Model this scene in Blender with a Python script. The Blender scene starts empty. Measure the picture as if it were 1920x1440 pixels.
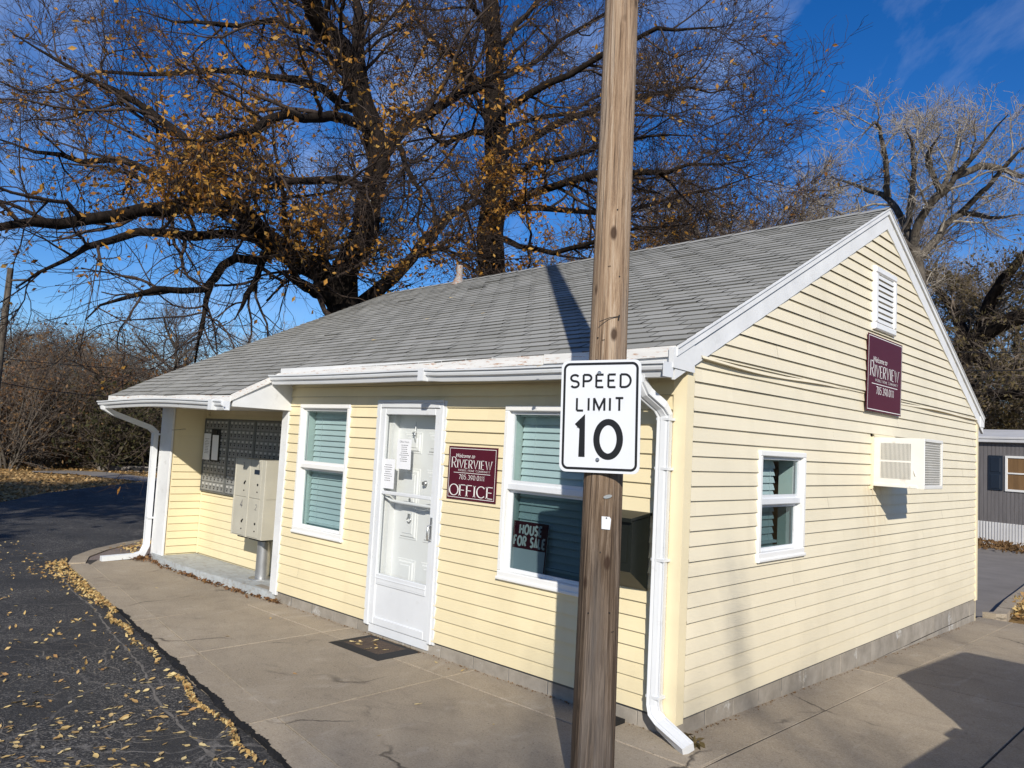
import bpy, math, random
import numpy as np
from mathutils import Vector, Matrix
R = math.radians
scene = bpy.context.scene
COL = scene.collection
rng = np.random.default_rng(11)
random.seed(5)

# ------------------------------------------------------------------ camera
CAM = np.array([2.7516, -4.5559, 1.743]); YAW, PITCH, ROLL, FPX = 0.7639, 0.0759, 0.0525, 1462.8
_r = np.array([math.cos(YAW), math.sin(YAW), 0])
FWD = np.array([-math.sin(YAW)*math.cos(PITCH), math.cos(YAW)*math.cos(PITCH), math.sin(PITCH)])
_u = np.cross(_r, FWD)
RIGHT = math.cos(ROLL)*_r + math.sin(ROLL)*_u
UP = -math.sin(ROLL)*_r + math.cos(ROLL)*_u
cd = bpy.data.cameras.new('camera'); cam = bpy.data.objects.new('camera', cd); COL.objects.link(cam)
cd.sensor_width = 36; cd.lens = FPX*36/1920; cd.clip_start = 0.05; cd.clip_end = 3000
cam.matrix_world = Matrix(((RIGHT[0], UP[0], -FWD[0], CAM[0]), (RIGHT[1], UP[1], -FWD[1], CAM[1]),
                           (RIGHT[2], UP[2], -FWD[2], CAM[2]), (0, 0, 0, 1)))
scene.camera = cam
def at(px, py, dist):
    """world point seen at a photo pixel, at a given ground distance from the camera"""
    d = FWD + (px-960)/FPX*RIGHT - (py-720)/FPX*UP
    return CAM + d*(dist/math.hypot(d[0], d[1]))

# ------------------------------------------------------------------ light
SUN_EL = R(27.5); SUN_AZ = math.atan2(0.697, -0.718)
w = bpy.data.worlds.new('World'); scene.world = w; w.use_nodes = True
nt = w.node_tree; nt.nodes.clear()
sky = nt.nodes.new('ShaderNodeTexSky'); sky.sky_type = 'NISHITA'; sky.sun_disc = False
sky.sun_elevation = SUN_EL; sky.sun_rotation = SUN_AZ
sky.air_density = 1.0; sky.dust_density = 0.25; sky.ozone_density = 4.5; sky.altitude = 300
hs = nt.nodes.new('ShaderNodeHueSaturation'); hs.inputs['Saturation'].default_value = 1.3; hs.inputs['Hue'].default_value = 0.512
nt.links.new(sky.outputs[0], hs.inputs['Color'])
tc = nt.nodes.new('ShaderNodeTexCoord'); mp = nt.nodes.new('ShaderNodeMapping')
mp.inputs['Rotation'].default_value = (0.35, 0.2, 0.5); mp.inputs['Scale'].default_value = (1.6, 4.2, 3.2)
nz = nt.nodes.new('ShaderNodeTexNoise'); nz.inputs['Scale'].default_value = 1.5
nz.inputs['Detail'].default_value = 8; nz.inputs['Roughness'].default_value = 0.58; nz.inputs['Distortion'].default_value = 0.6
cr = nt.nodes.new('ShaderNodeValToRGB'); cr.color_ramp.elements[0].position = 0.47; cr.color_ramp.elements[1].position = 0.85
cr.color_ramp.elements[1].color = (0.55, 0.55, 0.55, 1)
mx = nt.nodes.new('ShaderNodeMix'); mx.data_type = 'RGBA'; mx.inputs[7].default_value = (5.2, 6.0, 7.6, 1)
bg = nt.nodes.new('ShaderNodeBackground'); bg.inputs['Strength'].default_value = 0.112
wo = nt.nodes.new('ShaderNodeOutputWorld')
nt.links.new(tc.outputs['Generated'], mp.inputs[0]); nt.links.new(mp.outputs[0], nz.inputs['Vector'])
nt.links.new(nz.outputs[0], cr.inputs[0]); nt.links.new(cr.outputs[0], mx.inputs[0])
nt.links.new(hs.outputs[0], mx.inputs[6]); nt.links.new(mx.outputs[2], bg.inputs[0]); nt.links.new(bg.outputs[0], wo.inputs[0])
sl = bpy.data.lights.new('sun', 'SUN'); sl.energy = 4.8; sl.angle = R(0.53); sl.color = (1.0, 0.94, 0.84)
so = bpy.data.objects.new('sun', sl); COL.objects.link(so)
SUNV = Vector((-0.697*math.cos(SUN_EL), 0.718*math.cos(SUN_EL), -math.sin(SUN_EL)))
so.rotation_euler = SUNV.to_track_quat('-Z', 'Y').to_euler(); so.location = (20, -20, 25)
scene.view_settings.view_transform = 'Standard'; scene.view_settings.look = 'None'
scene.view_settings.exposure = 0.1; scene.view_settings.gamma = 1
scene.cycles.max_bounces = 6; scene.cycles.transparent_max_bounces = 8

# ------------------------------------------------------------------ materials
MATS = {}
def _rgba(c): return (c[0], c[1], c[2], 1)
class NT:
    def __init__(s, name):
        s.m = bpy.data.materials.new(name); s.m.use_nodes = True; s.t = s.m.node_tree
        s.t.nodes.clear(); s.out = s.n('OutputMaterial'); s.b = s.n('BsdfPrincipled')
        s.l(s.b.outputs[0], s.out.inputs[0]); s.tc = s.n('TexCoord')
        MATS[name] = s.m
    def n(s, t, **k):
        x = s.t.nodes.new('ShaderNode'+t)
        for a, b in k.items(): setattr(x, a, b)
        return x
    def l(s, a, b): s.t.links.new(a, b)
    def map(s, scale=(1, 1, 1), rot=(0, 0, 0)):
        m = s.n('Mapping'); m.inputs['Scale'].default_value = scale; m.inputs['Rotation'].default_value = rot
        s.l(s.tc.outputs['Object'], m.inputs[0]); return m.outputs[0]
    def noise(s, scale, detail=4, rough=.55, vec=None, dist=0):
        x = s.n('TexNoise'); x.inputs['Scale'].default_value = scale; x.inputs['Detail'].default_value = detail
        x.inputs['Roughness'].default_value = rough; x.inputs['Distortion'].default_value = dist
        s.l(vec if vec is not None else s.tc.outputs['Object'], x.inputs['Vector']); return x.outputs[0]
    def ramp(s, fac, stops):
        x = s.n('ValToRGB'); e = x.color_ramp.elements
        while len(e) < len(stops): e.new(0.5)
        for i, (p, c) in enumerate(stops):
            e[i].position = p; e[i].color = _rgba(c) if not isinstance(c, (int, float)) else (c, c, c, 1)
        s.l(fac, x.inputs[0]); return x.outputs[0]
    def mix(s, fac, a, b, mode='MIX'):
        x = s.n('Mix', data_type='RGBA', blend_type=mode)
        for v, i in ((fac, 0), (a, 6), (b, 7)):
            if isinstance(v, (int, float)): x.inputs[i].default_value = v if i == 0 else (v, v, v, 1)
            elif isinstance(v, tuple): x.inputs[i].default_value = _rgba(v)
            else: s.l(v, x.inputs[i])
        return x.outputs[2]
    def math(s, op, a, b=0.0):
        x = s.n('Math', operation=op)
        for v, i in ((a, 0), (b, 1)):
            if isinstance(v, (int, float)): x.inputs[i].default_value = v
            else: s.l(v, x.inputs[i])
        return x.outputs[0]
    def color(s, c):
        if isinstance(c, tuple): s.b.inputs['Base Color'].default_value = _rgba(c)
        else: s.l(c, s.b.inputs['Base Color'])
    def rough(s, r, spec=.4, metal=0):
        if isinstance(r, (int, float)): s.b.inputs['Roughness'].default_value = r
        else: s.l(r, s.b.inputs['Roughness'])
        s.b.inputs['Specular IOR Level'].default_value = spec; s.b.inputs['Metallic'].default_value = metal
    def bump(s, h, strength=.3, dist=.01):
        x = s.n('Bump'); x.inputs['Strength'].default_value = strength; x.inputs['Distance'].default_value = dist
        s.l(h, x.inputs['Height']); s.l(x.outputs[0], s.b.inputs['Normal'])
    def island(s): return s.n('NewGeometry').outputs['Random Per Island']
    def sep(s):
        x = s.n('SeparateXYZ'); s.l(s.tc.outputs['Object'], x.inputs[0]); return x.outputs

def paint(name, c, rough=.5, var=.12, vs=3.0, bump=.1, bs=60, spec=.4, metal=0, dirt=None, stretch=(1, 1, 1), dth=(.55, .8)):
    t = NT(name); v = t.map(stretch)
    n1 = t.noise(vs, 5, .6, v)
    c0 = tuple(x*(1-var) for x in c); c1 = tuple(min(1, x*(1+var*.6)) for x in c)
    col = t.ramp(n1, [(.3, c0), (.7, c1)])
    if dirt:
        d = t.ramp(t.noise(vs*2.3, 8, .7, v), [(dth[0], 0), (dth[1], 1)]); col = t.mix(d, col, dirt)
    t.color(col); t.rough(rough, spec, metal)
    if bump: t.bump(t.noise(bs, 4, .6, v), bump, .004)
    return t.m

def mk_siding(name, c):
    t = NT(name)
    n1 = t.noise(.9, 4, .6); n2 = t.noise(1, 6, .65, t.map((3.0, 3.0, .35)))
    col = t.ramp(n1, [(.3, tuple(x*.93 for x in c)), (.7, tuple(min(.9, x*1.04) for x in c))])
    st = t.ramp(n2, [(.5, 0), (.85, 1)])
    col = t.mix(t.math('MULTIPLY', st, .22), col, (c[0]*.62, c[1]*.58, c[2]*.5))
    isl = t.ramp(t.island(), [(0, .955), (1, 1.0)])
    col = t.mix(1.0, col, isl, 'MULTIPLY')
    z = t.sep()[2]
    low = t.ramp(t.math('ADD', z, t.math('MULTIPLY', t.noise(3, 5), .5)), [(.1, .55), (.75, 0)])
    col = t.mix(t.math('MULTIPLY', low, .35), col, (.36, .31, .2))
    if name == 'siding_cream':                                 # rusty drip streaks below the air conditioner
        sp_ = t.sep(); m_ = t.math('MULTIPLY', t.ramp(t.noise(1, 5, .6, t.map((1, 11, .7))), [(.42, 0), (.7, 1)]), t.math('MULTIPLY',
            t.ramp(t.math('MULTIPLY', z, .5), [(.30, 0), (.55, .6), (.74, 1), (.77, 0)]), t.ramp(t.math('ADD', sp_[1], .7), [(.12, 0), (.4, 1), (.75, 1), (.98, 0)])))
        col = t.mix(t.math('MULTIPLY', m_, .55), col, (.46, .30, .11))
    t.color(col); t.rough(.42, .35)
    t.bump(t.noise(1, 4, .6, t.map((3, 3, 140))), .12, .002)
    return t.m
mk_siding('siding_yellow', (.80, .695, .45)); mk_siding('siding_cream', (.79, .712, .53))
paint('trim_yellow', (.80, .70, .47), .42, .05, bump=.03)
paint('white_vinyl', (.80, .80, .78), .35, .05, bump=.02, dirt=(.5, .48, .42), vs=2.0, dth=(.62, .95))
paint('white_metal', (.68, .70, .72), .35, .07, vs=2.5, bump=.03, dirt=(.42, .40, .36), dth=(.6, .9))
paint('rusty_white', (.74, .73, .70), .45, .1, vs=4, bump=.1, dirt=(.42, .21, .10), stretch=(1.1, 3, 9), dth=(.56, .64))
paint('white_wood', (.72, .73, .73), .6, .1, vs=3, bump=.15, bs=40, dirt=(.45, .45, .43), dth=(.58, .85))
paint('door_white', (.70, .71, .71), .4, .04, bump=.02)
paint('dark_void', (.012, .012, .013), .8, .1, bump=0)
paint('interior_grey', (.10, .10, .10), .9, .1, bump=0)
paint('blind', (.62, .72, .71), .5, .05, bump=0)
paint('reveal', (.50, .60, .56), .6, .05, bump=0)
paint('grey_track', (.38, .38, .36), .5, .15, vs=8, bump=.1)
paint('maroon', (.080, .010, .021), .5, .08, vs=2, bump=.02, spec=.2)
paint('print_white', (.80, .79, .76), .5, .03, bump=0)
paint('print_black', (.012, .012, .013), .4, .03, bump=0)
paint('sign_white', (.69, .71, .74), .32, .03, vs=4, bump=.02)
paint('aluminium', (.55, .56, .57), .35, .1, vs=10, metal=.9, bump=.05)
paint('steel_pole', (.42, .43, .44), .42, .15, vs=9, metal=.75, bump=.1)
paint('mail_grey', (.12, .125, .12), .45, .2, vs=6, metal=.2, bump=.1)
paint('mail_door', (.23, .235, .23), .45, .35, vs=9, metal=.0, bump=.08)
paint('locker', (.48, .46, .385), .5, .1, vs=3, bump=.08, dirt=(.27, .22, .16), dth=(.62, .85))
paint('shingle_edge', (.135, .134, .125), .95, .3, vs=20, bump=.2, spec=.1); paint('mail_label', (.52, .52, .50), .6, .4, vs=9, bump=0)
paint('drop_green', (.009, .011, .008), .5, .2, vs=5, bump=.08)
paint('ac_white', (.74, .73, .69), .45, .07, vs=4, bump=.05, dirt=(.42, .37, .29), dth=(.6, .85))
paint('paper', (.80, .81, .83), .7, .03, bump=0)
paint('ink', (.10, .10, .12), .7, 0, bump=0)
paint('rubber', (.014, .014, .015), .7, .2, bump=.3, bs=200)
paint('mat_pile', (.075, .052, .038), .95, .35, vs=25, bump=.9, bs=220, dirt=(.17, .12, .07), dth=(.5, .75))
paint('vent_pipe', (.30, .29, .27), .6, .2, vs=14, bump=.2, dirt=(.30, .13, .06), dth=(.5, .6))
paint('step_paint', (.42, .45, .46), .75, .15, vs=6, bump=.35, bs=60, dirt=(.27, .25, .22), dth=(.5, .7))
paint('mobile_grey', (.165, .155, .155), .6, .18, vs=3, bump=.1, stretch=(6, 6, .6))
paint('skirt_white', (.62, .62, .62), .45, .1, vs=1.5, bump=.05, dirt=(.40, .34, .26), dth=(.58, .85))
paint('shutter_blue', (.015, .024, .04), .5, .1, bump=.05)
paint('curtain_brown', (.20, .115, .05), .8, .25, vs=2, stretch=(6, 6, .4), bump=.1)
paint('cable', (.015, .015, .016), .6, 0, bump=0)
paint('car_paint', (.06, .065, .07), .25, .05, bump=0, spec=.6, metal=.3)
paint('car_glass', (.01, .012, .013), .05, 0, bump=0, spec=.8)
paint('car_light', (.30, .015, .012), .2, 0, bump=0)
paint('hub_grey', (.4, .4, .41), .35, .1, metal=.8, bump=0)
paint('gravel', (.24, .19, .165), .95, .5, vs=45, bump=.9, bs=70)

def mk_glass(name, tint, gl=.12):
    t = NT(name); t.t.nodes.remove(t.b); t.m.use_transparent_shadow = True
    tr = t.n('BsdfTransparent'); tr.inputs[0].default_value = _rgba(tint)
    g = t.n('BsdfGlossy'); g.inputs['Roughness'].default_value = .02; g.inputs[0].default_value = (.9, .95, .95, 1)
    f = t.n('LayerWeight'); f.inputs[0].default_value = .5
    m = t.n('MixShader'); t.l(t.math('ADD', t.math('MULTIPLY', t.math('POWER', f.outputs['Facing'], 4.0), gl*4), .035), m.inputs[0])
    t.l(tr.outputs[0], m.inputs[1]); t.l(g.outputs[0], m.inputs[2]); t.l(m.outputs[0], t.out.inputs[0])
mk_glass('glass_teal', (.70, .765, .78)); mk_glass('glass_screen', (.64, .715, .73)); mk_glass('glass_dark', (.36, .44, .46)); mk_glass('glass_clear', (.95, .96, .95), .07)

t = NT('block'); n = t.noise(5, 6, .65)                        # concrete-block foundation
col = t.ramp(n, [(.3, (.23, .205, .17)), (.7, (.37, .335, .285))])
col = t.mix(t.ramp(t.noise(2.2, 8, .75), [(.6, 0), (.68, 1)]), col, (.55, .54, .51))
t.color(t.mix(1.0, col, t.ramp(t.island(), [(0, .93), (1, 1.03)]), 'MULTIPLY')); t.rough(.9, .2); t.bump(t.noise(40, 6, .7), .5, .006)

t = NT('concrete')
big = t.noise(.55, 6, .62); mid = t.noise(4, 7, .68); fine = t.noise(70, 6, .85)
col = t.ramp(big, [(.3, (.28, .225, .155)), (.55, (.38, .312, .225)), (.75, (.46, .39, .295))])
col = t.mix(t.ramp(mid, [(.45, 0), (.75, .5)]), col, (.22, .18, .135))
col = t.mix(t.ramp(fine, [(.42, .0), (.72, .7)]), col, (.56, .50, .41))
col = t.mix(t.ramp(t.noise(160, 3, .7), [(.56, 0), (.68, .75)]), col, (.13, .105, .08))
v = t.n('TexVoronoi'); v.inputs['Scale'].default_value = 26; t.l(t.tc.outputs['Object'], v.inputs['Vector'])
spk = t.ramp(v.outputs['Distance'], [(.045, 1), (.075, 0)])
spk = t.math('MULTIPLY', spk, t.ramp(t.noise(6, 2), [(.5, 0), (.62, 1)]))
col = t.mix(spk, col, (.52, .50, .46))
st = t.ramp(t.noise(1.7, 8, .72, t.map((1, 1.6, 1)), 1.2), [(.54, 0), (.74, .42)]); col = t.mix(st, col, (.16, .13, .10))
lt = t.ramp(t.noise(2.6, 7, .7, t.map((1.3, .7, 1), (0, 0, .6)), .8), [(.56, 0), (.74, .45)]); col = t.mix(lt, col, (.56, .50, .42))
dn = t.n('TexNoise'); dn.inputs['Scale'].default_value = 2.5; dn.inputs['Detail'].default_value = 6; t.l(t.tc.outputs['Object'], dn.inputs['Vector'])
dv = t.n('VectorMath', operation='MULTIPLY_ADD'); dv.inputs[1].default_value = (.5, .5, 0); t.l(dn.outputs['Color'], dv.inputs[0]); t.l(t.tc.outputs['Object'], dv.inputs[2])
ck = t.n('TexVoronoi', feature='DISTANCE_TO_EDGE'); ck.inputs['Scale'].default_value = .42; t.l(dv.outputs[0], ck.inputs['Vector'])
crk = t.math('MULTIPLY', t.ramp(ck.outputs['Distance'], [(.0022, 1), (.006, 0)]), t.ramp(t.noise(.8, 4), [(.47, 0), (.56, .9)])); col = t.mix(crk, col, (.06, .05, .04))
pit = t.ramp(t.noise(48, 4, .75), [(.60, 0), (.68, .75)]); col = t.mix(pit, col, (.13, .105, .08))
t.color(t.mix(1.0, col, t.ramp(t.island(), [(0, .86), (1, 1.06)]), 'MULTIPLY')); t.rough(.92, .2)
t.bump(t.math('SUBTRACT', t.math('ADD', fine, t.math('MULTIPLY', mid, 1.2)), t.math('ADD', crk, pit)), .5, .008)

t = NT('asphalt')
fine = t.noise(150, 5, .8); agg = t.n('TexVoronoi'); agg.inputs['Scale'].default_value = 95; t.l(t.tc.outputs['Object'], agg.inputs['Vector'])
big = t.noise(.7, 6, .65)
col = t.ramp(big, [(.3, (.026, .026, .027)), (.7, (.050, .049, .048))])
stone = t.ramp(t.n('SeparateColor').outputs[0], [(0, 0), (1, 1)])
sc_ = [n_ for n_ in t.t.nodes if n_.bl_idname == 'ShaderNodeSeparateColor'][0]; t.l(agg.outputs['Color'], sc_.inputs[0])
worn = t.ramp(t.noise(1.1, 5, .7), [(.38, .15), (.62, 1)])
col = t.mix(t.math('MULTIPLY', t.ramp(sc_.outputs[0], [(.62, 0), (.9, 1)]), worn), col, (.20, .185, .165))
col = t.mix(t.ramp(fine, [(.5, 0), (.75, .6)]), col, (.075, .075, .075))
dn = t.n('TexNoise'); dn.inputs['Scale'].default_value = 2.2; dn.inputs['Detail'].default_value = 5; t.l(t.tc.outputs['Object'], dn.inputs['Vector'])
dv = t.n('VectorMath', operation='MULTIPLY_ADD'); dv.inputs[1].default_value = (.55, .55, 0); t.l(dn.outputs['Color'], dv.inputs[0]); t.l(t.tc.outputs['Object'], dv.inputs[2])
ck = t.n('TexVoronoi', feature='DISTANCE_TO_EDGE'); ck.inputs['Scale'].default_value = 1.15; t.l(dv.outputs[0], ck.inputs['Vector'])
ck2 = t.n('TexVoronoi', feature='DISTANCE_TO_EDGE'); ck2.inputs['Scale'].default_value = 4.2; t.l(dv.outputs[0], ck2.inputs['Vector'])
sx = t.sep()
near = t.math('MULTIPLY', t.ramp(t.math('ADD', t.math('MULTIPLY', sx[1], -.2), t.math('MULTIPLY', t.noise(.9, 4), .5)), [(.55, 1), (.95, .0)]),
              t.ramp(t.math('ADD', t.math('MULTIPLY', sx[0], -.2), t.math('MULTIPLY', t.noise(1.3, 4), .4)), [(.75, 1), (1.0, .05)]))
c1 = t.math('MULTIPLY', t.ramp(ck.outputs['Distance'], [(.008, 1), (.020, 0)]), t.math('ADD', t.math('MULTIPLY', near, .8), .2))
c2 = t.math('MULTIPLY', t.ramp(ck2.outputs['Distance'], [(.012, 1), (.04, 0)]), t.math('MULTIPLY', near, t.ramp(t.noise(1.7, 3), [(.46, 0), (.6, .9)])))
crk = t.math('MULTIPLY', t.math('MAXIMUM', c1, c2), t.ramp(t.noise(7, 4), [(.35, .25), (.6, 1)]))
col = t.mix(crk, col, (.27, .25, .225))
t.color(col); t.rough(.88, .3); t.bump(t.math('SUBTRACT', t.math('ADD', fine, agg.outputs['Distance']), t.math('MULTIPLY', crk, .6)), .8, .008)
paint('crack_grey', (.17, .155, .135), .95, .35, vs=14, bump=.3, bs=90)
paint('tar', (.014, .014, .015), .8, .3, vs=20, bump=.8, bs=120, spec=.2)
paint('dirt_dark', (.05, .042, .033), .95, .4, vs=12, bump=.5)
paint('path_grey', (.22, .20, .18), .9, .15, vs=2, bump=.2)

t = NT('litter')                                               # leaf litter over thin dry grass
n = t.noise(.35, 6, .65); f = t.noise(14, 8, .8)
col = t.ramp(f, [(.32, (.10, .065, .028)), (.5, (.32, .20, .08)), (.68, (.50, .35, .16))])
col = t.mix(t.ramp(n, [(.48, 0), (.7, .7)]), col, (.13, .10, .05))
t.color(col); t.rough(.95, .15); t.bump(f, 1.0, .06)

t = NT('shingle'); rp = t.island()
col = t.ramp(rp, [(0, (.27, .27, .25)), (.5, (.315, .314, .292)), (1, (.36, .357, .333))])
col = t.mix(t.ramp(t.noise(120, 4, .8), [(.4, 0), (.75, .6)]), col, (.36, .355, .325))
col = t.mix(t.ramp(t.noise(200, 3, .8), [(.57, 0), (.72, .5)]), col, (.13, .13, .115))
col = t.mix(t.ramp(t.noise(1.3, 6, .7), [(.45, 0), (.8, .5)]), col, (.21, .207, .18))
col = t.mix(t.ramp(t.noise(.5, 3, .5), [(.5, 0), (.8, .35)]), col, (.33, .33, .31))
t.color(col); t.rough(.95, .15); t.bump(t.noise(170, 4, .8), .5, .003)

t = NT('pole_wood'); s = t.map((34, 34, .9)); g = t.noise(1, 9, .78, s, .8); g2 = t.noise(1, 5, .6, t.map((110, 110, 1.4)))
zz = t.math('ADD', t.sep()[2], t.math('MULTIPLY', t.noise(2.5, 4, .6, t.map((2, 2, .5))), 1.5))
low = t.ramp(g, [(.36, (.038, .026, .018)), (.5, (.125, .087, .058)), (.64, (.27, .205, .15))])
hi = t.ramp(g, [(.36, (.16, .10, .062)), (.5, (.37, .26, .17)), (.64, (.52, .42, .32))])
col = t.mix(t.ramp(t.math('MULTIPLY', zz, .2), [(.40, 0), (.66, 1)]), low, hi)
col = t.mix(t.ramp(g2, [(.56, 0), (.68, .8)]), col, (.045, .03, .022))
col = t.mix(t.ramp(t.noise(1, 4, .6, t.map((7, 7, .5))), [(.5, 0), (.72, .5)]), col, (.30, .275, .25))
kv = t.n('TexVoronoi'); kv.inputs['Scale'].default_value = 1; t.l(t.map((7, 7, 3.2)), kv.inputs['Vector'])
col = t.mix(t.ramp(kv.outputs['Distance'], [(.09, .9), (.16, 0)]), col, (.05, .028, .018))
t.color(col); t.rough(.85, .2); t.bump(t.math('ADD', g, t.math('MULTIPLY', g2, 1.4)), .8, .012)

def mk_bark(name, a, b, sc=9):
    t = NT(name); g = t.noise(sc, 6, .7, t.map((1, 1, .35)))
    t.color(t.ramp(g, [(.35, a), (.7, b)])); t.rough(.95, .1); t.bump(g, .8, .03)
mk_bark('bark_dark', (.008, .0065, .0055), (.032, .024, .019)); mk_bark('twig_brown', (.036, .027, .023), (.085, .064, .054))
mk_bark('bark_grey', (.05, .042, .035), (.16, .14, .115)); mk_bark('twig_pale', (.22, .19, .155), (.42, .38, .325))
mk_bark('twig_dull', (.11, .088, .07), (.22, .18, .145)); mk_bark('twig_far', (.10, .082, .068), (.19, .16, .135))
def mk_leaf(name, cs, trans=.4):
    t = NT(name); rp = t.island()
    col = t.ramp(rp, [(i/(len(cs)-1), c) for i, c in enumerate(cs)]); t.color(col); t.rough(.6, .25)
    tr = t.n('BsdfTranslucent'); t.l(col, tr.inputs[0]); m = t.n('MixShader'); m.inputs[0].default_value = trans
    t.l(t.b.outputs[0], m.inputs[1]); t.l(tr.outputs[0], m.inputs[2]); t.l(m.outputs[0], t.out.inputs[0])
mk_leaf('leaf_gold', [(.20, .08, .018), (.42, .19, .03), (.58, .30, .05), (.30, .13, .025), (.66, .40, .10)])
mk_leaf('leaf_brown', [(.15, .09, .045), (.26, .16, .07), (.20, .11, .05)])
mk_leaf('leaf_green', [(.022, .026, .010), (.05, .05, .018), (.085, .07, .028), (.04, .036, .014)], .25)
mk_leaf('leaf_olive', [(.06, .05, .02), (.12, .095, .04), (.17, .125, .055), (.08, .065, .028)], .3)
mk_leaf('leaf_rust', [(.15, .07, .03), (.24, .125, .05), (.11, .055, .028), (.30, .17, .065)], .3)
t = NT('leaf_one'); rp = t.n('ObjectInfo').outputs['Random']
t.color(t.ramp(rp, [(0, (.42, .28, .11)), (.3, (.60, .45, .20)), (.6, (.66, .53, .27)), (.8, (.36, .21, .08)), (1, (.54, .38, .16))])); t.rough(.7, .2)
mk_leaf('leaf_tan', [(.26, .15, .055), (.38, .24, .10), (.48, .33, .15), (.20, .11, .04)], .1)
mk_leaf('leaf_fallen', [(.40, .25, .09), (.54, .38, .15), (.30, .16, .06), (.62, .49, .23), (.46, .29, .11)], .1)

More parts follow.
